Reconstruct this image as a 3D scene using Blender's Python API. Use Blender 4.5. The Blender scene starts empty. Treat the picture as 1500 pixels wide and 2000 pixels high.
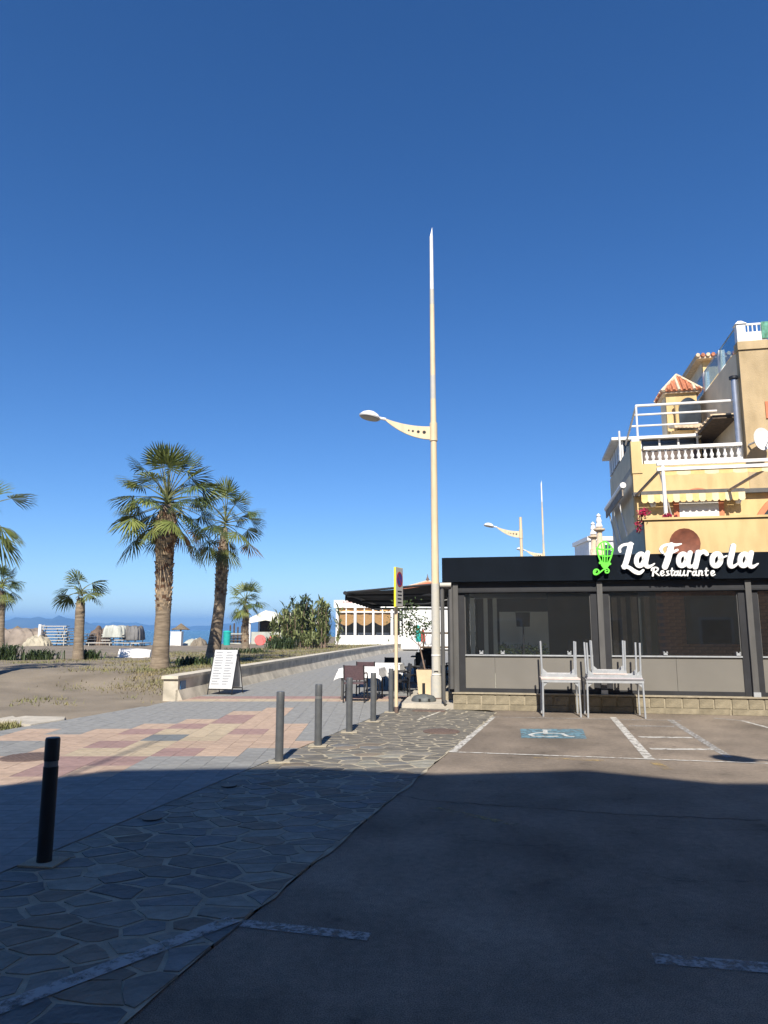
import bpy, math, random
from mathutils import Vector, Matrix
R = random.Random(7)
rad = math.radians
sc = bpy.context.scene
C = sc.collection

# ------------------------------------------------------------------ camera
F_PX, CAM_H, PITCH = 1400.0, 1.65, math.atan(230 / 1400)
cam = bpy.data.cameras.new('camera')
cam.sensor_fit = 'VERTICAL'; cam.sensor_height = 36; cam.lens = 36 * F_PX / 2000
cam.clip_start = 0.05; cam.clip_end = 30000
camo = bpy.data.objects.new('camera', cam); C.objects.link(camo)
camo.location = (0, 0, CAM_H); camo.rotation_euler = (math.pi / 2 + PITCH, 0, 0)
sc.camera = camo
# ------------------------------------------------------------------ world, sun, exposure
SUN_EL, SUN_AZ = rad(42), rad(4.5)          # light travels towards +Y, a little to +X
w = bpy.data.worlds.new('World'); sc.world = w; w.use_nodes = True
nt = w.node_tree; nt.nodes.clear()
sky = nt.nodes.new('ShaderNodeTexSky'); sky.sky_type = 'NISHITA'; sky.sun_disc = False
sky.sun_elevation = SUN_EL; sky.sun_rotation = math.pi + SUN_AZ
sky.air_density = 0.85; sky.dust_density = 0.0; sky.ozone_density = 4.5; sky.altitude = 0
bg = nt.nodes.new('ShaderNodeBackground'); bg.inputs[1].default_value = 0.082
ow = nt.nodes.new('ShaderNodeOutputWorld')
gm = nt.nodes.new('ShaderNodeGamma'); gm.inputs[1].default_value = 1.0
hsv = nt.nodes.new('ShaderNodeHueSaturation'); hsv.inputs['Saturation'].default_value = 1.22; hsv.inputs['Hue'].default_value = 0.507
nt.links.new(sky.outputs[0], gm.inputs[0]); nt.links.new(gm.outputs[0], hsv.inputs['Color']); nt.links.new(hsv.outputs[0], bg.inputs[0]); nt.links.new(bg.outputs[0], ow.inputs[0])
sl = bpy.data.lights.new('sun', 'SUN'); sl.energy = 4.6; sl.angle = rad(0.53); sl.color = (1, 0.93, 0.82)
so = bpy.data.objects.new('sun', sl); C.objects.link(so)
ldir = Vector((math.sin(SUN_AZ) * math.cos(SUN_EL), math.cos(SUN_AZ) * math.cos(SUN_EL), -math.sin(SUN_EL)))
so.rotation_euler = ldir.to_track_quat('-Z', 'Y').to_euler(); so.location = (0, -20, 40)
sc.view_settings.view_transform = 'Standard'; sc.view_settings.look = 'None'
sc.view_settings.exposure = 0.8; sc.view_settings.gamma = 1

# ------------------------------------------------------------------ pixel helpers (photo 1500 x 2000)
def ray(u, v):
    a = (u - 750) / F_PX; b = (1000 - v) / F_PX
    return Vector((a, math.cos(PITCH) - b * math.sin(PITCH), math.sin(PITCH) + b * math.cos(PITCH)))
def G(u, v, z=0.0):
    d = ray(u, v); t = (z - CAM_H) / d.z
    return Vector((d.x * t, d.y * t, z))
def AT(u, v, y):
    d = ray(u, v); t = y / d.y
    return Vector((d.x * t, y, CAM_H + d.z * t))
def PX(p):
    x, y, z = p[0], p[1], p[2] - CAM_H
    f = y * math.cos(PITCH) + z * math.sin(PITCH); up = -y * math.sin(PITCH) + z * math.cos(PITCH)
    if f < .05: return (-9e9, -9e9)
    return (750 + F_PX * x / f, 1000 - F_PX * up / f)

# ------------------------------------------------------------------ materials
MATS = {}
def mat(name, col, rough=.7, var=.18, scale=6., bump=0., bscale=60., metal=0., col2=None, rnd=0., spec=.4, stretch=None, detail=6, trans=0.):
    if name in MATS: return MATS[name]
    m = bpy.data.materials.new(name); m.use_nodes = True; n = m.node_tree; L = n.links
    b = n.nodes['Principled BSDF']; b.inputs['Roughness'].default_value = rough; b.inputs['Metallic'].default_value = metal
    b.inputs['Specular IOR Level'].default_value = spec
    tc = n.nodes.new('ShaderNodeTexCoord'); src = tc.outputs['Object']
    if stretch:
        mp = n.nodes.new('ShaderNodeMapping'); mp.inputs['Scale'].default_value = stretch; L.new(src, mp.inputs[0]); src = mp.outputs[0]
    no = n.nodes.new('ShaderNodeTexNoise'); no.inputs['Scale'].default_value = scale; no.inputs['Detail'].default_value = detail
    L.new(src, no.inputs['Vector'])
    rp = n.nodes.new('ShaderNodeValToRGB'); rp.color_ramp.elements[0].position = .3; rp.color_ramp.elements[1].position = .7
    c2 = col2 or tuple(c * (1 - 2 * var) for c in col)
    rp.color_ramp.elements[0].color = (*c2, 1); rp.color_ramp.elements[1].color = (*[min(1, c * (1 + var)) for c in col], 1)
    L.new(no.outputs['Fac'], rp.inputs[0]); out = rp.outputs[0]
    if rnd:
        oi = n.nodes.new('ShaderNodeObjectInfo'); hs = n.nodes.new('ShaderNodeHueSaturation')
        mr = n.nodes.new('ShaderNodeMapRange'); mr.inputs[3].default_value = 1 - rnd; mr.inputs[4].default_value = 1 + rnd
        L.new(oi.outputs['Random'], mr.inputs[0]); L.new(mr.outputs[0], hs.inputs['Value']); L.new(out, hs.inputs['Color']); out = hs.outputs[0]
    L.new(out, b.inputs['Base Color'])
    if bump:
        n2 = n.nodes.new('ShaderNodeTexNoise'); n2.inputs['Scale'].default_value = bscale; n2.inputs['Detail'].default_value = 5
        L.new(src, n2.inputs['Vector']); bm = n.nodes.new('ShaderNodeBump'); bm.inputs['Strength'].default_value = bump
        bm.inputs['Distance'].default_value = .02; L.new(n2.outputs['Fac'], bm.inputs['Height']); L.new(bm.outputs[0], b.inputs['Normal'])
    if trans:
        tr = n.nodes.new('ShaderNodeBsdfTranslucent'); L.new(out, tr.inputs[0]); mx = n.nodes.new('ShaderNodeMixShader')
        mx.inputs[0].default_value = trans; L.new(b.outputs[0], mx.inputs[1]); L.new(tr.outputs[0], mx.inputs[2])
        L.new(mx.outputs[0], n.nodes['Material Output'].inputs[0])
    MATS[name] = m; return m
def glass(name, tint, refl=.08, film=.012):
    if name in MATS: return MATS[name]
    m = bpy.data.materials.new(name); m.use_nodes = True; n = m.node_tree; L = n.links; n.nodes.remove(n.nodes['Principled BSDF'])
    t = n.nodes.new('ShaderNodeBsdfTransparent'); t.inputs[0].default_value = (*tint, 1)
    g = n.nodes.new('ShaderNodeBsdfGlossy'); g.inputs['Roughness'].default_value = .03
    lw = n.nodes.new('ShaderNodeLayerWeight'); lw.inputs[0].default_value = .5
    pw = n.nodes.new('ShaderNodeMath'); pw.operation = 'POWER'; pw.inputs[1].default_value = 4; L.new(lw.outputs['Facing'], pw.inputs[0])
    ad = n.nodes.new('ShaderNodeMath'); ad.operation = 'MULTIPLY_ADD'; ad.inputs[1].default_value = .7; ad.inputs[2].default_value = refl; L.new(pw.outputs[0], ad.inputs[0])
    mx = n.nodes.new('ShaderNodeMixShader'); L.new(ad.outputs[0], mx.inputs[0]); L.new(t.outputs[0], mx.inputs[1]); L.new(g.outputs[0], mx.inputs[2])
    df = n.nodes.new('ShaderNodeBsdfDiffuse'); df.inputs[0].default_value = (.6, .6, .58, 1); m2 = n.nodes.new('ShaderNodeMixShader'); m2.inputs[0].default_value = film   # milky film standing in for the grey reflection on the panes
    L.new(mx.outputs[0], m2.inputs[1]); L.new(df.outputs[0], m2.inputs[2]); L.new(m2.outputs[0], n.nodes['Material Output'].inputs[0]); MATS[name] = m; return m
def paint(name, col, wear=.5, scale=9.):
    if name in MATS: return MATS[name]
    m = bpy.data.materials.new(name); m.use_nodes = True; n = m.node_tree; L = n.links; b = n.nodes['Principled BSDF']
    b.inputs['Base Color'].default_value = (*col, 1); b.inputs['Roughness'].default_value = .8
    tc = n.nodes.new('ShaderNodeTexCoord'); no = n.nodes.new('ShaderNodeTexNoise'); no.inputs['Scale'].default_value = scale; no.inputs['Detail'].default_value = 10; no.inputs['Roughness'].default_value = .75
    L.new(tc.outputs['Object'], no.inputs['Vector']); rp = n.nodes.new('ShaderNodeValToRGB')
    rp.color_ramp.elements[0].position = wear - .1; rp.color_ramp.elements[1].position = wear + .06
    L.new(no.outputs['Fac'], rp.inputs[0]); tr = n.nodes.new('ShaderNodeBsdfTransparent'); mx = n.nodes.new('ShaderNodeMixShader')
    L.new(rp.outputs[0], mx.inputs[0]); L.new(tr.outputs[0], mx.inputs[1]); L.new(b.outputs[0], mx.inputs[2]); L.new(mx.outputs[0], n.nodes['Material Output'].inputs[0])
    MATS[name] = m; return m

ASPH = mat('asphalt', (.255, .212, .168), .92, .12, 1.3, .5, 150, detail=12)
n = ASPH.node_tree; L = n.links                           # fine aggregate speckle on the asphalt
sp = n.nodes.new('ShaderNodeTexNoise'); sp.inputs['Scale'].default_value = 150; sp.inputs['Detail'].default_value = 3
tcs = n.nodes.new('ShaderNodeTexCoord'); L.new(tcs.outputs['Object'], sp.inputs['Vector'])
mm = n.nodes.new('ShaderNodeMix'); mm.data_type = 'RGBA'; mm.blend_type = 'MULTIPLY'; mm.inputs[0].default_value = .8
srp = n.nodes.new('ShaderNodeValToRGB'); srp.color_ramp.elements[0].position = .34; srp.color_ramp.elements[0].color = (.32, .32, .33, 1); srp.color_ramp.elements[1].position = .64; srp.color_ramp.elements[1].color = (1.45, 1.4, 1.34, 1)
L.new(sp.outputs[0], srp.inputs[0]); bsd = n.nodes['Principled BSDF']; old = bsd.inputs['Base Color'].links[0].from_socket
L.new(old, mm.inputs[6]); L.new(srp.outputs[0], mm.inputs[7]); prev = mm.outputs[2]
for scl, lo, hi, p0, p1, rg in ((.33, .70, 1.12, .36, .62, .6), (16., .80, 1.12, .3, .7, .6), (2.6, .62, 1.0, .32, .41, .75)):   # patches, grain, small dark stains
    q = n.nodes.new('ShaderNodeTexNoise'); q.inputs['Scale'].default_value = scl; q.inputs['Detail'].default_value = 8; q.inputs['Roughness'].default_value = rg; L.new(tcs.outputs['Object'], q.inputs['Vector'])
    w_ = n.nodes.new('ShaderNodeValToRGB'); w_.color_ramp.elements[0].position = p0; w_.color_ramp.elements[0].color = (lo, lo, lo, 1); w_.color_ramp.elements[1].position = p1; w_.color_ramp.elements[1].color = (hi, hi, hi, 1); L.new(q.outputs[0], w_.inputs[0])
    k_ = n.nodes.new('ShaderNodeMix'); k_.data_type = 'RGBA'; k_.blend_type = 'MULTIPLY'; k_.inputs[0].default_value = 1; L.new(prev, k_.inputs[6]); L.new(w_.outputs[0], k_.inputs[7]); prev = k_.outputs[2]
L.new(prev, bsd.inputs['Base Color'])
SAND = mat('sand', (.215, .18, .135), .95, .13, .9, .9, 14, detail=12)
MORTAR = mat('mortar', (.38, .335, .25), .95, .15, 5, .5, 80)
STONE = mat('slate_stone', (.195, .178, .148), .7, .16, 4, .6, 22, rnd=.26, col2=(.125, .117, .10))
STONES = [STONE, STONE, mat('slate_brown', (.20, .165, .125), .75, .18, 5, .6, 22, rnd=.2), mat('slate_blue', (.15, .148, .14), .65, .2, 4, .6, 22, rnd=.25), mat('slate_pale', (.24, .23, .19), .75, .16, 6, .6, 22, rnd=.15)]
TILES = {'grey': mat('paver_grey', (.228, .228, .218), .8, .10, 9, .25, 90, rnd=.10),
         'peach': mat('paver_peach', (.40, .295, .22), .8, .10, 9, .25, 90, rnd=.09),
         'yellow': mat('paver_yellow', (.405, .33, .23), .8, .10, 9, .25, 90, rnd=.09),
         'red': mat('paver_red', (.28, .185, .165), .8, .10, 9, .25, 90, rnd=.10),
         'blue': mat('paver_blue', (.155, .17, .175), .8, .10, 9, .25, 90, rnd=.08)}
JOINT = mat('joint_sand', (.27, .265, .25), .95, .15, 20)
CONC = mat('concrete', (.46, .42, .35), .9, .12, 3, .4, 50)
WALLW = mat('whitewashed_wall', (.52, .47, .38), .85, .2, 2.2, .3, 40)
WHITE = mat('white_paint', (.78, .77, .74), .6, .05, 5)
WHITEM = mat('white_metal', (.74, .73, .70), .4, .05, 5)
BLACKM = mat('black_metal', (.018, .019, .022), .45, .1, 8)
GREYM = mat('bollard_grey', (.085, .09, .095), .5, .1, 10)
BAND = mat('bollard_band', (.16, .16, .16), .4, .1, 10)
CREAMP = mat('cream_lamp_paint', (.66, .53, .35), .55, .07, 3, stretch=(3, 3, .6))
LGREY = mat('flaked_grey', (.36, .355, .33), .6, .2, 10, col2=(.50, .47, .40))
ALU = mat('aluminium', (.46, .48, .50), .38, .06, 10, metal=.35)
TTOP = mat('table_top_pink', (.62, .52, .48), .6, .08, 6)
FASC = mat('fascia_black', (.006, .009, .014), .7, .12, 2, spec=.06)
FRAME = mat('frame_charcoal', (.024, .025, .029), .5, .12, 4)
FRAMEL = mat('frame_grey', (.095, .093, .09), .5, .12, 6, stretch=(1, 1, .3))
PANEL = mat('panel_taupe', (.165, .155, .137), .6, .04, 2)
PLINTH = mat('plinth_block', (.25, .215, .15), .92, .16, 7, .5, 40, rnd=.10)
PLMORT = mat('plinth_mortar', (.335, .29, .21), .95, .12, 8, .4, 50)
BRICK = mat('interior_brick', (.42, .20, .11), .85, .2, 14)
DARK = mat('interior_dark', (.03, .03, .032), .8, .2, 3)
PALE = mat('interior_pale', (.82, .83, .72), .8, .05, 3)
YEL = mat('render_yellow', (.63, .46, .225), .9, .05, 1.2, .25, 60, detail=10)
TAN = mat('render_tan', (.47, .355, .205), .92, .07, 1.5, .5, 45)
for nm_ in ('render_yellow', 'render_tan'):                    # rain streaks and faint blotches on the render
    q_ = MATS[nm_].node_tree; b_ = q_.nodes['Principled BSDF']; o_ = b_.inputs['Base Color'].links[0].from_socket; t_ = q_.nodes.new('ShaderNodeTexCoord'); m_ = q_.nodes.new('ShaderNodeMapping'); m_.inputs['Scale'].default_value = (2.6, 2.6, .7); q_.links.new(t_.outputs['Object'], m_.inputs[0])
    z_ = q_.nodes.new('ShaderNodeTexNoise'); z_.inputs['Scale'].default_value = 1.2; z_.inputs['Detail'].default_value = 9; q_.links.new(m_.outputs[0], z_.inputs['Vector']); p_ = q_.nodes.new('ShaderNodeValToRGB'); p_.color_ramp.elements[0].position = .32; p_.color_ramp.elements[0].color = (.87, .86, .83, 1); p_.color_ramp.elements[1].position = .58; p_.color_ramp.elements[1].color = (1.04, 1.04, 1.04, 1); q_.links.new(z_.outputs[0], p_.inputs[0])
    k_ = q_.nodes.new('ShaderNodeMix'); k_.data_type = 'RGBA'; k_.blend_type = 'MULTIPLY'; k_.inputs[0].default_value = 1; q_.links.new(o_, k_.inputs[6]); q_.links.new(p_.outputs[0], k_.inputs[7]); q_.links.new(k_.outputs[2], b_.inputs['Base Color'])
SHADE_SIDE = mat('render_shade_side', (.76, .64, .45), .92, .06, 1.5, .3, 45)  # same house render on the shaded sides, colour lightened to lift the shade
TERRA = mat('terracotta_tile', (.46, .17, .085), .8, .22, 9, .2, 40, rnd=.12)
ROOFO = mat('orange_roof', (.60, .20, .10), .8, .15, 3)
TILEW = mat('pale_tile_end', (.66, .52, .36), .85, .15, 9)
ORANGE = mat('orange_surround', (.62, .22, .11), .8, .08, 4)
SHUT = mat('shutter_white', (.72, .71, .68), .6, .04, 4)
STEEL = mat('flue_steel', (.42, .44, .48), .3, .08, 4, metal=.6)
GLS = glass('clear_pane', (.90, .91, .91), .09, .009)
GLR = glass('railing_glass', (.62, .74, .78), .08)
GREEN = mat('sign_green', (.14, .72, .06), .5, .04, 5)
LETW = mat('letter_white', (.82, .82, .80), .5, .03, 5)
FABK = mat('awning_black', (.035, .034, .036), .85, .15, 3, .2, 60)
CLOTH = mat('tablecloth_white', (.80, .80, .80), .85, .03, 6)
WICK = mat('chair_plum', (.10, .062, .07), .6, .15, 40)
CHBK = mat('chair_black', (.02, .02, .023), .6, .15, 30)
LEAF = mat('palm_green', (.088, .118, .032), .55, .25, 4, rnd=.35, trans=.18, col2=(.035, .06, .022))
LEAFY = mat('palm_yellow_green', (.17, .19, .05), .55, .2, 4, rnd=.3, trans=.2, col2=(.09, .12, .03))
LEAFB = mat('palm_dead', (.17, .105, .05), .8, .25, 6, rnd=.2)
PETI = mat('petiole', (.13, .14, .05), .6, .2, 6)
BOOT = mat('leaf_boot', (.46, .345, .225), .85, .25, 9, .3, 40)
BOOTD = mat('leaf_boot_dark', (.15, .085, .05), .9, .2, 6)  # darker brown for some of the boots and the dead stalks
TRUNK = mat('palm_trunk', (.27, .215, .155), .9, .2, 3, .9, 30, stretch=(1, 1, 6), col2=(.15, .115, .08))
SHRUB = mat('shrub_green', (.055, .085, .03), .6, .25, 3, rnd=.2, trans=.15)
SHRUB2 = mat('shrub_light', (.20, .23, .085), .6, .25, 3, trans=.2)
WEED = mat('weed_green', (.105, .125, .04), .8, .3, .7, col2=(.25, .20, .10))
TARP = mat('tarp_brown', (.25, .205, .165), .8, .2, 1.2, .5, 6)
TARPG = mat('tarp_grey', (.16, .155, .15), .8, .2, 1.5, .5, 6)
COVW = mat('cover_pale', (.42, .43, .38), .7, .12, 2, .4, 8)
COVY = mat('cover_cream', (.38, .34, .25), .7, .12, 2, .4, 8)
LOUNGE = mat('lounger_plastic', (.46, .44, .39), .6, .08, 4)
THATCH = mat('thatch', (.20, .155, .10), .95, .3, 9, .8, 40, stretch=(1, 1, 3))
WOODD = mat('dark_wood', (.10, .07, .045), .8, .25, 8)
TEAL = mat('teal_plastic', (.02, .36, .32), .5, .06, 4)
REDP = mat('red_plastic', (.55, .07, .06), .5, .1, 4)
BLUEP = mat('plaque_blue', (.03, .12, .27), .5, .15, 30)
SIGNY = mat('sign_yellow', (.80, .70, .03), .5, .03, 4)
SIGNF = mat('sign_face', (.50, .48, .44), .5, .05, 8)
SIGNB = mat('sign_disc_blue', (.05, .05, .24), .5, .03, 4)
SIGNR = mat('sign_disc_red', (.42, .03, .05), .5, .03, 4)
BLIND = mat('blind_orange', (.72, .40, .15), .8, .10, 8)
DKGL = mat('dark_window', (.05, .06, .07), .12, .3, 1.5, spec=.6)
POT = mat('planter_cream', (.62, .49, .32), .8, .06, 5)
BARK = mat('twig_bark', (.24, .17, .13), .9, .2, 20)
RUST = mat('rust_brown', (.20, .065, .035), .65, .22, 5)
IRON = mat('cast_iron', (.15, .105, .085), .7, .2, 30, .5, 60)
FLOWER = mat('bougainvillea', (.42, .015, .075), .7, .25, 6, trans=.2)
CURT = mat('beige_curtain', (.36, .30, .24), .9, .15, 6)

# ------------------------------------------------------------------ mesh building
class MB:
    def __init__(s): s.v = []; s.f = []; s.mi = []; s.cur = 0
    def add(s, vs, fs):
        o = len(s.v); s.v += [tuple(p) for p in vs]; s.f += [tuple(i + o for i in f) for f in fs]; s.mi += [s.cur] * len(fs); return s
    def box(s, c, d, rz=0, taper=1.0, M=None):
        x, y, z = d[0] / 2, d[1] / 2, d[2] / 2; vs = []
        for k, t in ((-1, 1.0), (1, taper)):
            for i, j in ((-1, -1), (1, -1), (1, 1), (-1, 1)): vs.append(Vector((i * x * t, j * y * t, k * z)))
        m = M or Matrix.Rotation(rz, 4, 'Z'); c = Vector(c)
        return s.add([m @ p + c for p in vs], [(3, 2, 1, 0), (4, 5, 6, 7), (0, 1, 5, 4), (1, 2, 6, 5), (2, 3, 7, 6), (3, 0, 4, 7)])
    def bb(s, x0, x1, y0, y1, z0, z1): return s.box(((x0 + x1) / 2, (y0 + y1) / 2, (z0 + z1) / 2), (abs(x1 - x0), abs(y1 - y0), abs(z1 - z0)))
    def tube(s, pts, rr, n=8, cap=True):
        pts = [Vector(p) for p in pts]; rr = rr if isinstance(rr, (list, tuple)) else [rr] * len(pts); vs = []; fs = []; pu = None
        for i, p in enumerate(pts):
            d = (pts[min(i + 1, len(pts) - 1)] - pts[max(i - 1, 0)]).normalized()
            if pu is None: pu = d.orthogonal().normalized() if abs(d.z) < .99 else Vector((1, 0, 0))
            u = (pu - d * pu.dot(d)).normalized(); pu = u; q = d.cross(u)
            for k in range(n):
                a = 2 * math.pi * k / n; vs.append(p + (u * math.cos(a) + q * math.sin(a)) * rr[i])
        for i in range(len(pts) - 1):
            for k in range(n): fs.append((i * n + k, i * n + (k + 1) % n, (i + 1) * n + (k + 1) % n, (i + 1) * n + k))
        if cap: fs.append(tuple(range(n - 1, -1, -1))); fs.append(tuple(range((len(pts) - 1) * n, len(pts) * n)))
        return s.add(vs, fs)
    def lathe(s, prof, n=12, c=(0, 0, 0)):
        vs = []; fs = []; c = Vector(c)
        for r, z in prof:
            for k in range(n): a = 2 * math.pi * k / n; vs.append(c + Vector((r * math.cos(a), r * math.sin(a), z)))
        for i in range(len(prof) - 1):
            for k in range(n): fs.append((i * n + k, i * n + (k + 1) % n, (i + 1) * n + (k + 1) % n, (i + 1) * n + k))
        fs.append(tuple(range(n - 1, -1, -1))); fs.append(tuple(range((len(prof) - 1) * n, len(prof) * n)))
        return s.add(vs, fs)
    def prism(s, poly, z0, z1, top_in=0.0):
        n = len(poly); cx = sum(p[0] for p in poly) / n; cy = sum(p[1] for p in poly) / n; vs = [(p[0], p[1], z0) for p in poly]
        vs += [(cx + (p[0] - cx) * (1 - top_in), cy + (p[1] - cy) * (1 - top_in), z1) for p in poly]
        return s.add(vs, [tuple(range(n - 1, -1, -1)), tuple(range(n, 2 * n))] + [(i, (i + 1) % n, n + (i + 1) % n, n + i) for i in range(n)])
    def vprism(s, poly, y0, y1):                            # polygon in x,z extruded along y
        n = len(poly); vs = [(p[0], y0, p[1]) for p in poly] + [(p[0], y1, p[1]) for p in poly]
        return s.add(vs, [tuple(range(n)), tuple(range(2 * n - 1, n - 1, -1))] + [((i + 1) % n, i, n + i, n + (i + 1) % n) for i in range(n)])
    def build(s, name, m, parent=None, smooth=False, loc=None, rz=None):
        me = bpy.data.meshes.new(name); me.from_pydata(s.v, [], s.f)
        ms = m if isinstance(m, (list, tuple)) else [m]
        for q in ms: me.materials.append(q)
        if len(ms) > 1: me.polygons.foreach_set('material_index', s.mi)
        if smooth: me.polygons.foreach_set('use_smooth', [True] * len(me.polygons)); me.set_sharp_from_angle(angle=rad(40))
        o = bpy.data.objects.new(name, me); C.objects.link(o)
        if parent: o.parent = parent
        if loc is not None: o.location = loc
        if rz is not None: o.rotation_euler.z = rz
        return o
def tag(o, label, cat, group=None):
    o['label'] = label; o['category'] = cat
    if group: o['group'] = group
    return o
def thing(name, label, cat, loc=(0, 0, 0), rz=0, group=None):
    o = bpy.data.objects.new(name, None); C.objects.link(o); o.location = loc; o.rotation_euler.z = rz; o.empty_display_size = .2
    return tag(o, label, cat, group)
def struct(o): o['kind'] = 'structure'; return o
def dup(root, loc, rz, label, group=None):
    r = root.copy(); C.objects.link(r); r.location = loc; r.rotation_euler = (root.rotation_euler.x, root.rotation_euler.y, rz); r['label'] = label
    if group: r['group'] = group
    for ch in list(root.children):
        c = ch.copy(); C.objects.link(c); c.parent = r
        for g in list(ch.children):
            d = g.copy(); C.objects.link(d); d.parent = c
    return r
def lerp(a, b, t): return a + (b - a) * t
def sstep(t): t = max(0, min(1, t)); return t * t * (3 - 2 * t)
def inpoly(x, y, P):
    c = False; j = len(P) - 1
    for i in range(len(P)):
        if (P[i][1] > y) != (P[j][1] > y) and x < (P[j][0] - P[i][0]) * (y - P[i][1]) / (P[j][1] - P[i][1]) + P[i][0]: c = not c
        j = i
    return c

# ================================================================== LARGE STRUCTURE
# promenade left edge / wall line (x as a function of y)
EDGE = [(-30, -13), (0, -9.4), (8, -7.9), (10.5, -7.0), (12.13, -6.32), (13.6, -5.85), (16.3, -5.12), (17.4, -4.86), (22.2, -4.18), (29.9, -3.14), (36.8, -2.25), (49.7, -.35), (62, 2.2), (90, 9), (200, 40), (8000, 2600)]
def edge_x(y):
    if y <= EDGE[0][0]: return EDGE[0][1]
    for (a, xa), (b, xb) in zip(EDGE, EDGE[1:]):
        if y <= b: return lerp(xa, xb, (y - a) / (b - a))
    return EDGE[-1][1]
def hash2(x, y): return math.sin(x * 1.7 + 1.3 * math.sin(y * .9)) * math.sin(y * 1.3 + 1.1 * math.sin(x * .7 + 2))
def coast_y(x): return 63 + 1.5 * math.sin(x * .11) if x < -14 else 63 + (x + 14) * 14
def sand_z(x, y):
    d = edge_x(y) - x
    if d < 0.12: return -.08
    z = max(sstep(d / 8) * .40, sstep((y - 17.3) / 4) * .46 * sstep((d - .12) / .25)) - .012 * (1 - sstep(d / 2))
    if d > .6: z += .035 * hash2(x * .8, y * .8) * sstep((d - .6) / 2)
    if d > .3 and y < 60: z += .02 * hash2(x * 4.3, y * 3.9) * sstep((d - .3) / 1)
    q = coast_y(x) - y
    if q < 6: z = lerp(z, -1.9, sstep((6 - q) / 14))
    return z
def axis(a, b, s, far):
    r = []; t = a
    while t <= b + 1e-6: r.append(t); t += s
    q = b; st = s
    while q < far: st *= 1.45; q += st; r.append(q)
    q = a; st = s
    while q > -far: st *= 1.45; q -= st; r.insert(0, q)
    return r
xs = axis(-22, -1, .2, 7500); ys = axis(9, 66, .3, 7500)
m = MB(); vs = [(x, y, sand_z(x, y)) for y in ys for x in xs]; nx = len(xs)
m.add(vs, [(j * nx + i, j * nx + i + 1, (j + 1) * nx + i + 1, (j + 1) * nx + i) for j in range(len(ys) - 1) for i in range(nx - 1)])
struct(m.build('sand_ground', SAND, smooth=True))
# sea
seam = mat('sea_water', (.012, .075, .13), .22, .15, .02, 0, 1, spec=.5)
nn = seam.node_tree; wv = nn.nodes.new('ShaderNodeTexNoise'); wv.inputs['Scale'].default_value = .6; wv.inputs['Detail'].default_value = 6
tc = nn.nodes.new('ShaderNodeTexCoord'); nn.links.new(tc.outputs['Object'], wv.inputs['Vector']); bp = nn.nodes.new('ShaderNodeBump'); bp.inputs['Strength'].default_value = .7; bp.inputs['Distance'].default_value = .5
nn.links.new(wv.outputs[0], bp.inputs['Height']); nn.links.new(bp.outputs[0], nn.nodes['Principled BSDF'].inputs['Normal'])
struct(MB().add([(-7400, 60, -.9), (7400, 60, -.9), (7400, 7400, -.9), (-7400, 7400, -.9)], [(0, 1, 2, 3)]).build('sea', seam))
# hills across the bay, two ridges
HILL = mat('hill_scrub', (.09, .10, .07), .95, .25, .004)
def ridge(name, prof, Y, depth):
    m = MB(); vs = []; n = len(prof); k = 6
    for i, (u, v) in enumerate(prof):
        p = AT(u, v, Y)
        for j in range(k + 1):
            t = j / k * 2 - 1; hz = max(0, p.z) * (1 - abs(t) ** 1.5) * (1 + .10 * math.sin(i * 2.1 + j * 1.7) * (1 - abs(t)))
            yy = Y + t * depth; vs.append((p.x * yy / Y, yy, -2 + hz))
    m.add(vs, [(i * (k + 1) + j, (i + 1) * (k + 1) + j, (i + 1) * (k + 1) + j + 1, i * (k + 1) + j + 1) for i in range(n - 1) for j in range(k)])
    return struct(m.build(name, HILL, smooth=True))
def fine(prof, step=12):
    o = []
    for (a, b), (c, d) in zip(prof, prof[1:]):
        q = max(1, int(abs(c - a) / step))
        o += [(lerp(a, c, i / q), lerp(b, d, i / q) + R.uniform(-.5, .5)) for i in range(q)]
    return o + [prof[-1]]
ridge('hills', fine([(-500, 1216), (-200, 1210), (-60, 1214), (0, 1212), (30, 1207), (60, 1205), (90, 1207), (115, 1204), (145, 1207), (165, 1214), (190, 1221), (225, 1228), (250, 1231)]), 4600, 500)
ridge('hills', fine([(100, 1228), (160, 1217), (210, 1216), (250, 1215), (290, 1219), (330, 1222), (380, 1223), (410, 1221), (440, 1218), (470, 1214), (520, 1211), (600, 1213), (760, 1208), (900, 1214), (1100, 1216)]), 6300, 500)

# road / parking asphalt
def sx(y): return -1.1 + (y - 3.39) * (3.17 / 10.84)          # stone strip right edge
def bx(y): return -2.44 + (y - 5.49) * (2.63 / 9.61) - .10     # stone strip left edge (bollard line)
m = MB(); m.add([(sx(-30), -30, 0), (45, -30, 0), (45, 8.5, 0), (30, 12, 0), (9.6, 14.6, 0), (1.9, 16.2, 0), (sx(15.0), 15.0, 0)], [(0, 1, 2, 3, 4, 5, 6)])
road = struct(m.build('parking_road', ASPH))
PW = paint('worn_white_paint', (.52, .50, .455), .475, 9); PW2 = paint('very_worn_white_paint', (.36, .35, .33), .50, 14); PB = paint('worn_blue_paint', (.12, .225, .275), .475, 8)
PY = paint('worn_yellow_paint', (.42, .30, .12), .57, 5)
def line(p, q, wd, m=PW, z=.004, name='painted_line', parent=road):
    p = Vector(p[:2]); q = Vector(q[:2]); d = (q - p).normalized(); s = Vector((-d.y, d.x)) * wd / 2
    o = MB().add([(*(p - s), z), (*(q - s), z), (*(q + s), z), (*(p + s), z)], [(0, 1, 2, 3)]).build(name, m, parent); return o
g2 = lambda u, v: G(u, v)[:2]
line(g2(962, 1400), g2(882, 1469), .13); line(g2(1197, 1401), g2(1270, 1484), .12); line(g2(1308, 1406), g2(1425, 1480), .11, PW2)
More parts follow.
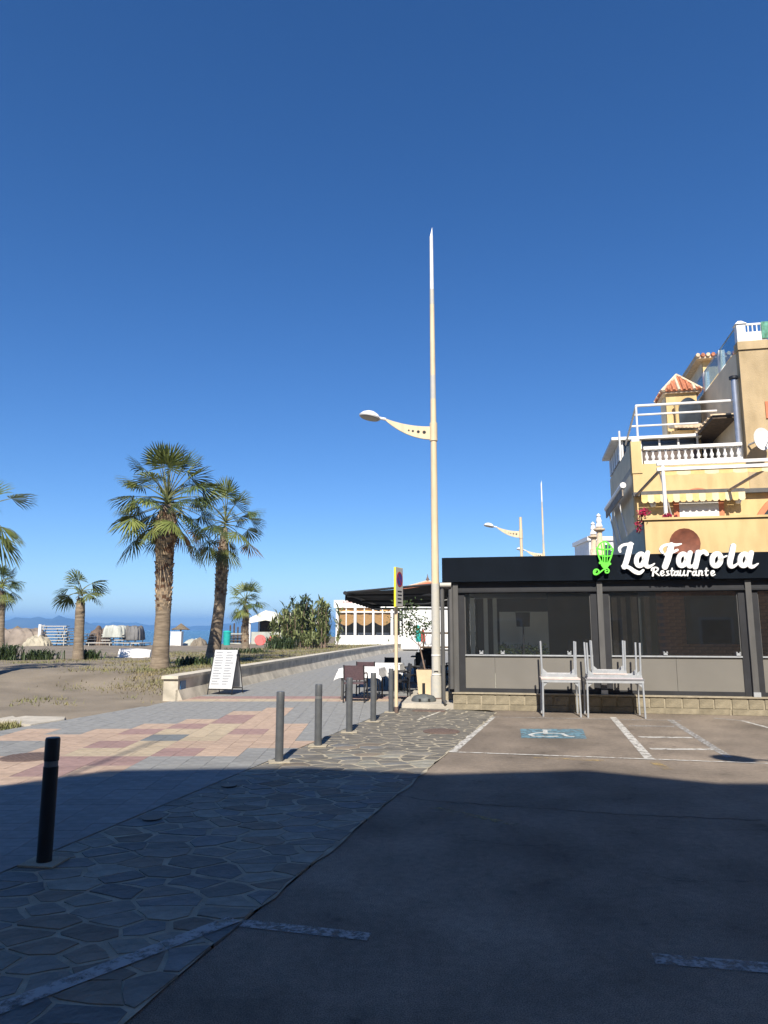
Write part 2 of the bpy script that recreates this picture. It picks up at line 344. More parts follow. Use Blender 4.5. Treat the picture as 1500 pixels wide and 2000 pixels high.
line(g2(872, 1469), g2(1500, 1492), .06, z=.0075); line(g2(955, 1401), g2(1330, 1408), .06, PW2, z=.0075)
for a, b, y in ((1228, 1318, 1418), (1248, 1352, 1440), (1270, 1392, 1463)): line(g2(a, y), g2(b, y + 1), .13 if y > 1420 else .1, PW if y > 1420 else PW2)
line(g2(1395, 1403), g2(1450, 1408), .08, PW2); line(g2(1450, 1408), g2(1540, 1432), .08)
line((-.83, 4.41), (-.08, 4.22), .10, PW2); line((1.37, 3.96), (2.6, 3.72), .12, PW2)
line(g2(1040, 1480), g2(1180, 1486), .09, PY); line(g2(845, 1578), g2(1010, 1612), .10, PY); line(g2(1275, 1488), g2(1305, 1503), .12, PY)
# disabled bay symbol
bay = [g2(1016, 1424), g2(1138, 1424), g2(1146, 1443), g2(1018, 1442)]
MB().add([(*p, .004) for p in bay], [(0, 1, 2, 3)]).build('painted_blue_square', PB, road)
def stroke_poly(pts, wd):
    L_, R_ = [], []
    for i, p in enumerate(pts):
        a = pts[max(i - 1, 0)]; b = pts[min(i + 1, len(pts) - 1)]; dx, dy = b[0] - a[0], b[1] - a[1]; l = math.hypot(dx, dy) or 1
        h_ = (wd[i] if isinstance(wd, (list, tuple)) else wd) / 2; L_.append((p[0] - dy / l * h_, p[1] + dx / l * h_)); R_.append((p[0] + dy / l * h_, p[1] - dx / l * h_))
    return L_, R_
wc = MB()
for k, pts in enumerate([[g2(1064, 1426), g2(1066, 1434)], [g2(1060, 1427), g2(1076, 1427)],
            [g2(1066, 1431), g2(1046, 1433), g2(1035, 1436), g2(1042, 1439), g2(1066, 1440), g2(1090, 1439)], [g2(1066, 1433), g2(1098, 1434), g2(1108, 1439), g2(1122, 1440)]]):
    a, b = stroke_poly(pts, .075)
    for i in range(len(pts) - 1): wc.add([(*a[i], .0085 + k * .0005), (*b[i], .0085 + k * .0005), (*b[i + 1], .0085 + k * .0005), (*a[i + 1], .0085 + k * .0005)], [(0, 1, 2, 3)])
wc.build('painted_wheelchair', paint('symbol_white', (.52, .53, .50), .44, 9), road)
# cracks in the asphalt
crm = mat('crack_tar', (.02, .02, .02), .9, .1, 10)
def crack(pts, wd=.012):
    P = []
    for (a, b), (c, d) in zip(pts, pts[1:]):
        q = max(2, int(abs(c - a) / 14)); P += [(lerp(a, c, i / q) + R.uniform(-3, 3), lerp(b, d, i / q) + R.uniform(-1.2, 1.2)) for i in range(q)]
    g = [g2(*p) for p in P]; a, b = stroke_poly(g, [wd * R.uniform(.3, 1.3) for _ in g]); m = MB()
    for i in range(len(g) - 1): m.add([(*a[i], .003), (*b[i], .003), (*b[i + 1], .003), (*a[i + 1], .003)], [(0, 1, 2, 3)])
    m.build('crack', crm, road)
crack([(770, 1553), (850, 1566), (1000, 1575), (1200, 1590), (1500, 1603)]); crack([(900, 1640), (1010, 1652), (1100, 1650)], .007); crack([(1230, 1700), (1330, 1722), (1500, 1722)], .007)

# crazy paving strip
m = MB(); strip = [(bx(.6), .6), (sx(.6), .6), (sx(14.9), 14.9), (1.55, 15.42), (.35, 15.72), (bx(15.9), 15.9)]
rag = [(sx(.6 + i * .22) + R.uniform(-.02, .035), .6 + i * .22) for i in range(66) if .6 + i * .22 < 14.95]
bed = [strip[0]] + rag + strip[3:]; m.add([(p[0], p[1], .0085) for p in bed], [tuple(range(len(bed)))])
paving = struct(m.build('stone_paving', MORTAR))
def clip(P, px, py, nx_, ny_):
    o = []
    for i in range(len(P)):
        a, b = P[i], P[(i + 1) % len(P)]; da = (a[0] - px) * nx_ + (a[1] - py) * ny_; db = (b[0] - px) * nx_ + (b[1] - py) * ny_
        if da <= 0: o.append(a)
        if (da < 0) != (db < 0) and abs(da - db) > 1e-9: t = da / (da - db); o.append((a[0] + (b[0] - a[0]) * t, a[1] + (b[1] - a[1]) * t))
    return o
seeds = []; tries = 0
while tries < 9000:
    tries += 1; y = R.uniform(.8, 15.8); x = R.uniform(bx(y), sx(y)) if y < 14.9 else R.uniform(bx(y), 1.5)
    md = R.choice((.20, .27, .36, .46))
    if inpoly(x, y, strip) and all((x - a) ** 2 + ((y - b) * 1.35) ** 2 > md * md for a, b in seeds): seeds.append((x, y))
polys = []
for i, (x, y) in enumerate(seeds):
    P = list(strip)
    nb = sorted(range(len(seeds)), key=lambda k: (seeds[k][0] - x) ** 2 + (seeds[k][1] - y) ** 2)[1:15]
    for k in nb:
        a, b = seeds[k]; P = clip(P, (x + a) / 2, (y + b) / 2, a - x, (b - y) * 1.8)
        if len(P) < 3: break
    if len(P) < 3: continue
    Q = list(P)                                              # inset for the mortar joint
    cx = sum(p[0] for p in P) / len(P); cy = sum(p[1] for p in P) / len(P); gp = R.uniform(.004, .024)
    for k in range(len(P)):
        a, b = P[k], P[(k + 1) % len(P)]; ex, ey = b[0] - a[0], b[1] - a[1]; l = math.hypot(ex, ey)
        if l < 1e-6: continue
        nx_, ny_ = ey / l, -ex / l
        if (cx - a[0]) * nx_ + (cy - a[1]) * ny_ > 0: nx_, ny_ = -nx_, -ny_
        Q = clip(Q, a[0] - nx_ * gp * R.uniform(.5, 1.3), a[1] - ny_ * gp, nx_, ny_)
        if len(Q) < 3: break
    if len(Q) < 3: continue
    # break up the straight edges
    W = []
    for k in range(len(Q)):
        a, b = Q[k], Q[(k + 1) % len(Q)]; W.append((a[0] + R.uniform(-.012, .012), a[1] + R.uniform(-.012, .012)))
        if math.hypot(b[0] - a[0], b[1] - a[1]) > .16: W.append(((a[0] + b[0]) / 2 + R.uniform(-.014, .014), (a[1] + b[1]) / 2 + R.uniform(-.014, .014)))
    polys.append(W)
polys.sort(key=lambda P: -abs(sum(P[i][0] * P[(i + 1) % len(P)][1] - P[(i + 1) % len(P)][0] * P[i][1] for i in range(len(P)))) / max(2., sum(p[1] for p in P) / len(P)) ** 3)
rest = MB()
for i, P in enumerate(polys):
    A = sum(P[k][0] * P[(k + 1) % len(P)][1] - P[(k + 1) % len(P)][0] * P[k][1] for k in range(len(P)))
    if A < 0: P = P[::-1]
    c = (sum(p[0] for p in P) / len(P), sum(p[1] for p in P) / len(P)); zt = R.uniform(.0105, .0145)
    if i < 300: MB().prism([(p[0] - c[0], p[1] - c[1]) for p in P], -.01, zt - .004, .03).build('stone', R.choice(STONES), paving, loc=(c[0], c[1], .004))
    else: rest.prism(P, 0, zt, .05)
if rest.v: rest.build('stone_remainder', STONE, paving)['kind'] = 'stuff'
line((-.86, 4.43), (-2.6, 2.35), .11, paint('stone_line_paint', (.36, .355, .34), .47, 9), z=.0168, parent=paving)
line(g2(815, 1408), g2(878, 1385), .05, paint('stone_line_faint', (.62, .58, .48), .48, 6), z=.0168, parent=paving)

# promenade: joint bed + pavers
pl = [(edge_x(y), y) for y in (1, 5, 8, 10.5, 12.13, 13.6, 16.3, 17.4, 22.2, 29.9, 36.8, 49.7, 62)]
pr = [(9, 62), (4.2, 36), (2.0, 18), (.3, 15.95), (bx(15.9), 15.9), (bx(1), 1)]
PROM = pl + pr
prom = struct(MB().add([(x, y, .002) for x, y in PROM], [tuple(range(len(PROM) - 1, -1, -1))]).build('promenade', JOINT))
COLP = [('blue', [(275, 1449), (299, 1436), (371, 1437), (348, 1449)]),
        ('red', [(145, 1449), (168, 1446), (232, 1449), (220, 1454), (190, 1462), (149, 1474), (121, 1479), (132, 1464)]),
        ('red', [(232, 1432), (275, 1422), (326, 1424), (381, 1409), (405, 1410), (345, 1428), (292, 1434)]),
        ('red', [(412, 1413), (443, 1402), (477, 1397), (530, 1398), (489, 1410), (510, 1413), (472, 1427), (505, 1429), (477, 1439), (412, 1438), (448, 1420), (462, 1415), (424, 1413)]),
        ('red', [(280, 1468), (306, 1458), (326, 1459), (354, 1453), (424, 1456), (376, 1470), (326, 1468), (280, 1482), (230, 1496), (150, 1505), (60, 1522), (0, 1534), (-60, 1545), (-60, 1525), (0, 1513), (113, 1483), (190, 1485), (235, 1475)]),
        ('yellow', [(150, 1480), (200, 1462), (245, 1445), (330, 1430), (400, 1416), (460, 1414), (412, 1440), (470, 1442), (420, 1456), (340, 1452), (280, 1466), (190, 1484)]),
        ('grey', [(-200, 1445), (0, 1441), (90, 1441), (81, 1455), (21, 1466), (51, 1470), (0, 1479), (-200, 1510)]),
        ('peach', [(-200, 1460), (0, 1437), (43, 1428), (192, 1430), (245, 1417), (364, 1406), (410, 1406), (453, 1393), (491, 1392), (534, 1381), (573, 1382), (562, 1400), (573, 1412), (556, 1428), (553, 1442), (611, 1445), (616, 1460), (539, 1458), (479, 1456), (407, 1480), (338, 1481), (280, 1496), (200, 1512), (100, 1535), (0, 1552), (-200, 1590)])]
def tile_col(x, y):
    u, v = PX((math.floor((x + 3.65) / .58) * .58 - 3.36, math.floor((y - 11.1) / .66) * .66 + 11.43, .015))
    if 17.75 < y < 18.35: return 'red'
    if 17.15 < y <= 17.75: return 'yellow' if hash2(x * 3, y * 3) > -.2 else 'peach'
    if 8 < y < 18:
        for c, P in COLP:
            if inpoly(u, v, P): return c
    return 'grey'
TW, TD = .29, .22; cells = []; holes = [(G(60, 1478), .42), (G(447, 1534), .0), (G(297, 1598), .0)]
y = 1.2; row = 0
while y < 40:
    td = TD if y < 26.2 else .44; x = -3.65 - .58 * 11
    while x < 4:
        cx, cy = x + TW / 2, y + td / 2
        ok = not (cy > 15.7 and cx > .3 + (cy - 15.7) * .12) and (cy < 15.9 or inpoly(cx, cy, PROM)); Q = None
        if ok:
            g_ = .0015; Q = [(cx - TW / 2 + g_, cy - td / 2 + g_), (cx + TW / 2 - g_, cy - td / 2 + g_), (cx + TW / 2 - g_, cy + td / 2 - g_), (cx - TW / 2 + g_, cy + td / 2 - g_)]; n0 = list(Q)
            if cy < 15.9: Q = clip(Q, bx(1) - .01, 1, 1, -.27367)
            sl = (edge_x(cy + .3) - edge_x(cy - .3)) / .6
            if len(Q) > 2: Q = clip(Q, edge_x(cy) + (.01 if cy > 17.3 else .0), cy, -1, sl)
            if len(Q) > 2:
                u, v = PX((cx, cy, .01)); cells.append((cx, cy, td, tile_col(cx, cy), 0 < u < 1500 and v < 2000, None if Q == n0 else Q))
        x += TW
    y += td; row += 1
cells.sort(key=lambda c: (not c[4], c[1]))
base = MB().box((0, 0, 0), (TW - .003, TD - .003, .02), taper=.996); proto = {}
keys = list(TILES); rest = MB()
for i, (cx, cy, td, col, vis, Q) in enumerate(cells):
    zt = .006 + R.uniform(-.0012, .0012)
    if Q:
        if i < 300: MB().prism([(p[0] - cx, p[1] - cy) for p in Q], -.01, .01).build('paver', TILES[col], prom, loc=(cx, cy, zt))
        else: rest.cur = keys.index(col); rest.prism(Q, zt - .01, zt + .01)
    elif i < 300 and td == TD:
        if col not in proto: proto[col] = base.build('paver', TILES[col], prom); o = proto[col]
        else: o = proto[col].copy(); C.objects.link(o)
        o.location = (cx, cy, zt)
    else:
        rest.cur = keys.index(col); rest.box((cx, cy, zt), (TW - .003, td - .003, .02), taper=.996)
rest.build('paver_remainder', [TILES[k] for k in keys], prom)['kind'] = 'stuff'
# concrete skirt left of the promenade
cp = [G(-60, 1392), G(10, 1394), G(30, 1404), G(50, 1401), G(130, 1403), G(128, 1408), G(60, 1419), G(42, 1417), G(25, 1412), G(-60, 1416)]
struct(MB().prism([(p.x, p.y) for p in cp][::-1], -.05, .03, .03).build('concrete_apron', CONC))

# terrace platform beside the restaurant
terr = struct(MB().prism([(.38, 15.72), (1.47, 15.50), (5.0, 33), (1.6, 33), (.9, 20)], 0.003, .11).build('terrace_floor', CONC))

# ------------------------------------------------------------------ frames aligned with the restaurant
ANG = rad(11); EU = Vector((math.cos(ANG), -math.sin(ANG), 0)); EV = Vector((math.sin(ANG), math.cos(ANG), 0))
class Frame:
    def __init__(s, O): s.O = Vector((O[0], O[1], 0))
    def bl(s, u, v, wv):
        d = ray(u, v); c0 = Vector((0, 0, CAM_H)) - s.O; t = (wv - c0.dot(EV)) / d.dot(EV); P = c0 + d * t
        return (P.dot(EU), P.z)
    def pt(s, u, v, wv): a = s.bl(u, v, wv); return Vector((a[0], wv, a[1]))
FR = Frame((1.45, 15.48))

# ================================================================== BUILDING BEHIND THE VIEWPOINT (casts the foreground shade)
blk = thing('apartment_block', 'tall cream apartment block behind the viewpoint, shading the foreground', 'building', (0, -5, 0))
BLOCKW = mat('block_render', (.80, .58, .36), .9, .05, 1.2)
m = MB(); m.bb(-30, 30, -12, 0, 0, 11.3); m.build('wall', BLOCKW, blk)
k = math.tan(SUN_EL) / math.cos(SUN_AZ); off = math.tan(SUN_AZ)
def roofh(yg): return (yg + 5) * k
prof = [(-30, 7.6), (-5.3, 7.6), (-5.1, 8.0), (-4.35, 8.85), (-2.0, 9.06), (-.5, 8.7), (1.3, 8.95), (2.6, 8.2), (30, 8.0)]
m = MB()
for (a, ya), (b, yb) in zip(prof, prof[1:]): m.vprism([(a, 11.3), (b, 11.3), (b, roofh(yb)), (a, roofh(ya))][::-1], -.25, 0)
m.build('parapet', BLOCKW, blk)
MB().bb(10.5, 26, .01, 10.5, 0, 13.5).build('added_shade_wing', BLOCKW, blk)  # unseen wing, added to block sky and darken the right foreground
xm = G(200, 1490).x - (G(200, 1490).y + 5) * off
MB().tube([(xm, -.12, 11), (xm, -.12, roofh(11.25))], .035, 6).build('roof_mast', ALU, blk)
for fl in range(4):
    for i in range(12):
        x = -26 + i * 4.7; wnd = MB().bb(x, x + 1.4, -.02, .04, fl * 2.8 + .95, fl * 2.8 + 2.2).build('window', WHITEM, blk); MB().bb(x + .1, x + 1.3, .03, .06, fl * 2.8 + 1.05, fl * 2.8 + 2.1).build('pane', DKGL, wnd)

# ================================================================== RESTAURANT
rest_t = thing('restaurant', 'low black glazed restaurant with a green and white roof sign', 'restaurant', FR.O, -ANG)
RW = 9.5
def rp(name, mat_, *b, parent=None): return MB().bb(*b).build(name, mat_, parent or rest_t)
plo = rp('plinth', PLMORT, -.0, RW, .03, .42, 0, .325)
x = 0.0; r = 0
bw = []
while x < RW - .1: wd = R.uniform(.27, .33); bw.append((x, min(RW, x + wd))); x += wd
for a, b in bw:
    MB().box((0, 0, 0), (b - a - .035, .06, .175)).build('block', PLINTH, plo, loc=((a + b) / 2, .03 + R.uniform(0, .006), .215))
for a, b in bw[::2]:
    MB().box((0, 0, 0), (min(2, (b - a) * 2) - .012, .06, .115)).build('block', PLINTH, plo, loc=(a + (b - a), .022 + R.uniform(0, .006), .062))
rp('plinth_cap', PLMORT, -.02, RW, -.01, .45, .327, .35)
rp('roof', FASC, -.13, RW, .06, 8.1, 2.69, 3.15)
fz0, fz1 = 2.665, 3.19
rp('fascia', FASC, -.14, RW, .0, .057, fz0, fz1)
rp('fascia_side', FASC, -.20, -.143, .0, 8.1, fz0, fz1)
rp('header', FRAME, .02, RW, .14, .26, 2.42, 2.66)
rp('header_groove', BLACKM, .02, RW, .10, .137, 2.44, 2.47)
posts = [(-.02, .17), (2.98, 3.17), (5.85, 6.04), (8.7, 8.9)]
for i, (a, b) in enumerate(posts):
    o = rp('post', FRAME, a - .09, b + .09, .16, .30, .352, 2.418); rp('post_cover', FRAMEL, a + .04, b - .04, .08, .157, .352, 2.64, parent=o)
    if i: rp('anchor_plate', ALU, a + .03, b - .03, .04, .079, .352, .44, parent=o)
for (a0, a), (b, b1) in zip(posts, posts[1:]):
    x0, x1 = a + .09, b - .09
    rp('bottom_rail', FRAME, x0, x1, .17, .27, .352, .43); mid = (x0 + .62 if a < 1 else (x0 + x1) / 2)
    rp('lower_panel', PANEL, x0, mid - .003, .19, .25, .432, 1.10); rp('lower_panel', PANEL, mid + .003, x1, .19, .25, .432, 1.10)
    rp('sill_rail', ALU, x0, x1, .15, .27, 1.102, 1.13); rp('sill_shadow_rail', BLACKM, x0, x1, .17, .25, 1.08, 1.101) if False else None
    q = rp('glass_pane', GLS, x0, x1, .205, .213, 1.132, 2.418)
    rp('pane_edge', FRAMEL, x0, x0 + .018, .196, .222, 1.132, 2.418, parent=q); rp('pane_edge', FRAMEL, x1 - .018, x1, .196, .222, 1.132, 2.418, parent=q)
    for t in (.13, .30, .82) if a < 1 else (.42, .97):
        xx = lerp(x0, x1, t); MB().box((xx, .16, 1.165), (.075, .05, .05)).box((xx - .03, .15, 1.19), (.02, .03, .05)).box((xx + .03, .15, 1.19), (.02, .03, .05)).build('clamp', ALU, q)
# left side wall with its own glass, and the rain pipe
rp('side_panel', FRAME, -.02, .04, .45, 8, .11, 1.1); rp('side_glass', GLS, .0, .01, .45, 8, 1.1, 2.6)
for y in (2.2, 4.2, 6.2, 7.95): rp('side_post', FRAME, -.04, .06, y, y + .09, .11, 2.66)
m = MB().tube([(-.02, .02, 2.55), (-.02, .02, .42)], .05, 10).build('corner_pipe', FRAMEL, rest_t, True)
m = MB().tube([(-.05, -.02, 2.56), (-.17, .0, 2.56), (-.20, .0, 2.5), (-.20, .0, .2), (-.15, .0, .13)], .045, 10).build('drain_pipe', FRAMEL, rest_t, True)
MB().tube([(-.24, -.05, 2.60), (.0, -.05, 2.60)], .05, 10).build('pipe_elbow', LGREY, rest_t, True)
# interior
rp('floor', mat('floor_tile', (.55, .52, .47), .5, .1, 3), .05, RW, .42, 8, .12, .30)
rp('ceiling', mat('ceiling_pale', (.5, .49, .47), .8, .05, 2), .0, RW, .31, 8, 2.62, 2.675)
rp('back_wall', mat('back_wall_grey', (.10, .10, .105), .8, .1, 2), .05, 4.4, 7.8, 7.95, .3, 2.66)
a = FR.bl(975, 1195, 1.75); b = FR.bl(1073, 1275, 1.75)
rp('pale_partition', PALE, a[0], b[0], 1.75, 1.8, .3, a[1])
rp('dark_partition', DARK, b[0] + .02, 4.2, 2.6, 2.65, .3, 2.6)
a = FR.bl(1281, 1165, 1.75)[0]; bq = FR.bl(1335, 1165, 1.75)[0]
brk = rp('brick_wall', mat('brick_joint', (.20, .13, .09), .9, .1, 6), a, RW, 1.75, 1.85, .3, 2.61)
bme = MB().box((0, 0, 0), (.24, .03, .062)); fo = None; cnt = 0
for rr in range(31):
    for cc in range(10):
        bxx = a + .13 + cc * .252 + (rr % 2) * .126; bz = .36 + rr * .074
        if bz < 1.0 or bxx > a + 2.5: continue
        if fo is None: fo = bme.build('brick', BRICK, brk); o = fo
        else: o = fo.copy(); C.objects.link(o)
        o.location = (bxx, 1.745, bz)
c0 = FR.bl(1336, 1165, 1.7); c1 = FR.bl(1452, 1258, 1.7)
scr = rp('dark_window_frame', DARK, c0[0], c1[0], 1.65, 1.71, c1[1], c0[1]); rp('dark_window_pane', DKGL, c0[0] + .1, c1[0] - .05, 1.635, 1.649, c1[1] + .1, c0[1] - .05, parent=scr)
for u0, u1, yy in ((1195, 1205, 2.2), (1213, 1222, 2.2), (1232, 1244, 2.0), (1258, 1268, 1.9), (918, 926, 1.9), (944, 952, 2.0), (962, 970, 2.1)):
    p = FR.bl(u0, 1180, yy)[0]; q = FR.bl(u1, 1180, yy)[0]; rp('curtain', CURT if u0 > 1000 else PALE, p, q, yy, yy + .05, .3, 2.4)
# lamp and planter standing inside the glass
p = FR.pt(1023, 1262, 1.1); wp = FR.O + EU * p.x + EV * 1.1
lamp = thing('table_lamp', 'dark shaded lamp standing behind the left restaurant window', 'lamp', (wp.x, wp.y, .30), -ANG)
s_ = FR.bl(1008, 1196, 1.1); t_ = FR.bl(1038, 1224, 1.1)
MB().lathe([((t_[0] - s_[0]) * .44, t_[1] - .3), ((t_[0] - s_[0]) * .5, s_[1] - .3)], 20).build('lamp_shade', DARK, lamp, True)
MB().lathe([(.14, 0), (.14, .02), (.018, .05), (.018, t_[1] - .3)], 12).build('stem', DARK, lamp, True)
pl_ = thing('planter_box', 'long planter of dark leaves inside the left restaurant window', 'planter', (wp.x, wp.y, .30), -ANG)
MB().bb(-.55, .52, .2, .45, 0, .78).build('trough', DARK, pl_)
m = MB()
for i in range(420):
    c = Vector((R.uniform(-.55, .52), R.uniform(.18, .5), .78 + R.random() ** 1.5 * .24)); d = Vector((R.gauss(0, 1), R.gauss(0, 1), R.gauss(.4, .6))).normalized() * R.uniform(.05, .1); s_ = d.orthogonal().normalized() * .022
    m.add([c - s_, c + s_, c + d], [(0, 1, 2)])
m.build('leaves', SHRUB, pl_)
# round dining tables faintly visible inside
for i, (sx_, sy_) in enumerate(((2.3, .95), (4.5, .95), (7.2, .95))):
    wp = FR.O + EU * sx_ + EV * sy_
    t = thing('dining_table', ['square dining table inside behind the left window', 'square dining table inside behind the middle window', 'square dining table inside behind the right window'][i], 'table', (wp.x, wp.y, .30), -ANG, 'dining tables inside the restaurant')
    MB().bb(-.4, .4, -.4, .4, .70, .74).build('table_top', WOODD, t)
    for q in ((-.35, -.35), (.35, -.35), (.35, .35), (-.35, .35)): MB().box((q[0], q[1], .35), (.05, .05, .7)).build('leg', DARK, t)

# ------------------------------------------------------------------ sign: script letters and lantern
def catmull(P, n=7):
    if len(P) < 3: return [tuple(lerp(a, b, i / n) for a, b in zip(P[0], P[1])) for i in range(n + 1)]
    o = []; Q = [P[0]] + list(P) + [P[-1]]
    for i in range(1, len(Q) - 2):
        for k in range(n):
            t = k / n; o.append(tuple(.5 * (2 * b + (c - a) * t + (2 * a - 5 * b + 4 * c - d) * t * t + (3 * b - a - 3 * c + d) * t ** 3) for a, b, c, d in zip(Q[i - 1], Q[i], Q[i + 1], Q[i + 2])))
    return o + [P[-1]]
sgn = thing('roof_sign', 'white script sign reading La Farola Restaurante with green lantern emblem', 'sign', FR.O, -ANG)
SV = -.10
def zp(x, y): return FR.bl(1150 + x / 4.286, 1040 + y / 4.286, SV)
def glyph(name, strokes, m_, th=.07, parent=sgn):
    m = MB()
    for k, (pts, wd) in enumerate(strokes):
        P3 = [(p[0], p[1], (wd if not isinstance(wd, (list, tuple)) else wd[i])) for i, p in enumerate(pts)]
        C3 = catmull(P3, 6) if len(P3) > 2 else catmull(P3, 2)
        g = [zp(c[0], c[1]) for c in C3]; hw = [c[2] / 4.286 * .0108 * (1.15 if m_ is GREEN else 1.2 if th > .06 else .95) for c in C3]
        a, b = stroke_poly(g, hw); y0 = SV - .0015 * k; y1 = SV + th
        n = len(g)
        vs = [(p[0], y0, p[1]) for p in a] + [(p[0], y0, p[1]) for p in b] + [(p[0], y1, p[1]) for p in a] + [(p[0], y1, p[1]) for p in b]
        fs = []
        for i in range(n - 1): fs += [(i, i + 1, n + i + 1, n + i), (2 * n + i, 3 * n + i, 3 * n + i + 1, 2 * n + i + 1), (i, 2 * n + i, 2 * n + i + 1, i + 1), (n + i, n + i + 1, 3 * n + i + 1, 3 * n + i)]
        fs += [(0, n, 3 * n, 2 * n), (n - 1, 3 * n - 1, 4 * n - 1, 2 * n - 1)]
        m.add(vs, fs)
        for q, e in ((g[0], hw[0]), (g[-1], hw[-1])):          # round stroke ends
            cc = [(q[0] + math.cos(t * math.pi / 6) * e / 2, q[1] + math.sin(t * math.pi / 6) * e / 2) for t in range(12)]
            m.vprism(cc, y0 - .0006, y1 - .001)
    return m.build(name, m_, parent)
def ell(cx, cy, rx, ry, n=14, a0=0, a1=360, sl=-.12): return [(cx + rx * math.cos(rad(lerp(a0, a1, i / n))) + sl * ry * math.sin(rad(lerp(a0, a1, i / n))), cy + ry * math.sin(rad(lerp(a0, a1, i / n)))) for i in range(n + 1)]
def aa(cx): return [(ell(cx, 228, 33, 50), 30), ([(cx + 62, 168), (cx + 52, 215), (cx + 45, 262), (cx + 62, 286), (cx + 92, 278), (cx + 118, 260)], [30, 30, 30, 26, 16, 8])]
glyph('letter', [([(262, 160), (258, 132), (285, 106), (330, 97), (372, 95)], [16, 20, 18, 18, 10]), ([(350, 98), (336, 160), (318, 230), (298, 288)], [34, 36, 36, 34]), ([(285, 282), (335, 292), (385, 326), (425, 338), (456, 316)], [20, 24, 28, 24, 16])], LETW)
glyph('letter', aa(432), LETW)
glyph('letter', [([(618, 168), (604, 140), (628, 110), (680, 99), (730, 103), (774, 95)], [16, 20, 18, 18, 18, 10]), ([(692, 105), (676, 170), (656, 240), (638, 288)], [38, 40, 40, 38]), ([(640, 182), (690, 168), (742, 146)], [18, 20, 16])], LETW)
glyph('letter', aa(785)[:1] + [([(850, 168), (838, 215), (831, 262), (848, 286), (875, 272)], [30, 30, 30, 24, 12])], LETW)
glyph('letter', [([(918, 165), (908, 220), (892, 288)], 34), ([(908, 215), (935, 172), (966, 160), (988, 180)], [16, 26, 28, 26])], LETW)
glyph('letter', [(ell(1070, 228, 36, 51), 32), ([(1098, 185), (1125, 205), (1155, 195)], [14, 12, 10])], LETW)
glyph('letter', [([(1212, 110), (1198, 180), (1182, 250), (1194, 284), (1228, 276), (1250, 255)], [32, 34, 34, 28, 16, 8])], LETW)
glyph('letter', aa(1300), LETW)
def sa(x): return [(ell(x + 16, 342, 13, 17, 10), 11), ([(x + 34, 322), (x + 30, 350), (x + 42, 360), (x + 50, 352)], [11, 11, 9, 6])]
def se(x): return [([(x + 4, 345), (x + 28, 338), (x + 28, 324), (x + 14, 322), (x + 5, 342), (x + 16, 361), (x + 40, 350)], [7, 9, 10, 11, 13, 11, 6])]
def st(x): return [([(x + 14, 300), (x + 8, 345), (x + 16, 361), (x + 28, 352)], [11, 12, 10, 6]), ([(x, 321), (x + 28, 319)], 9)]
small = [[([(545, 300), (536, 362)], 14), ([(525, 318), (530, 300), (560, 292), (580, 304), (568, 324), (545, 330)], [10, 11, 12, 13, 12, 9]), ([(552, 330), (570, 345), (590, 361)], [10, 12, 8])],
         se(598), [([(668, 322), (654, 326), (662, 340), (672, 352), (648, 360)], [9, 11, 12, 11, 9])], st(684), sa(714),
         [([(768, 320), (764, 350), (778, 361), (794, 345)], [11, 12, 10, 8]), ([(800, 320), (795, 350), (806, 361), (816, 352)], [11, 12, 9, 6])],
         [([(832, 320), (826, 361)], 12), ([(830, 338), (842, 322), (856, 326)], [8, 10, 11])], sa(866),
         [([(926, 320), (920, 361)], 12), ([(924, 338), (940, 320), (950, 330), (944, 355), (960, 358)], [8, 10, 11, 11, 6])], st(972), se(1020)]
for s_ in small: glyph('letter', [([(p[0] * 1.0, p[1]) for p in pts], wd) for pts, wd in s_], LETW, .05)
em = [([(75, 130), (92, 95), (130, 75), (168, 92), (200, 135)], 9), ([(68, 130), (84, 200), (108, 255)], 11), ([(203, 138), (188, 200), (165, 258)], 11),
      ([(68, 132), (120, 142), (203, 138)], 9), ([(128, 80), (132, 140), (134, 255)], 8), ([(80, 190), (134, 198), (188, 195)], 8), ([(102, 90), (112, 140), (118, 250)], 6), ([(160, 90), (158, 140), (152, 250)], 6),
      ([(94, 254), (135, 262), (176, 262)], 18), ([(115, 272), (136, 286), (158, 272)], [22, 30, 22]), ([(134, 280), (134, 305)], 16),
      ([(60, 322), (50, 330), (56, 345), (76, 342), (84, 322), (66, 308), (44, 318), (42, 345), (64, 352), (92, 335), (120, 312), (150, 300), (168, 315), (162, 336), (142, 336), (138, 322), (152, 318)], 9)]
glyph('lantern_emblem', em, GREEN, .05)
for u in (1185, 1245, 1330, 1400, 1460):
    q = FR.bl(u, 1100, -.02); MB().bb(q[0] - .012, q[0] + .012, SV + .04, -.002, 2.9, 2.96).build('bracket', BLACKM, sgn)

# ================================================================== YELLOW APARTMENT HOUSE behind the restaurant
FH = Frame(FR.O + EV * 4.0 + EU * 4.67)
house = thing('apartment_house', 'yellow seaside apartment house with terraces, awnings and white balustrade', 'building', FH.O, -ANG)
def hp(name, m_, *b, parent=None): return MB().bb(*b).build(name, m_, parent or house)
WV = 4.3                                                     # main wall plane
L0 = FH.bl(1238, 960, WV)[0]; zpar = FH.bl(1258, 1012, 0)[1]; zrail = FH.bl(1300, 871, WV - .1)[1]; zbase = FH.bl(1300, 896, WV - .1)[1]; ztow = FH.bl(1449, 668, WV)[1]; TX = FH.bl(1450, 780, WV)[0]
XR = 9.0; zfl2 = zbase - .12
hp('terrace_wall', YEL, 0, XR, 0, .18, 3.16, zpar - .06); hp('terrace_wall', SHADE_SIDE, 0.0, .18, .182, WV + 5.8, 3.16, zpar - .06)
cap = hp('parapet_cap', YEL, -.05, XR, -.05, .22, zpar - .058, zpar); hp('terrace_slab', CONC, .02, XR, .19, 10, 3.15, 3.3)
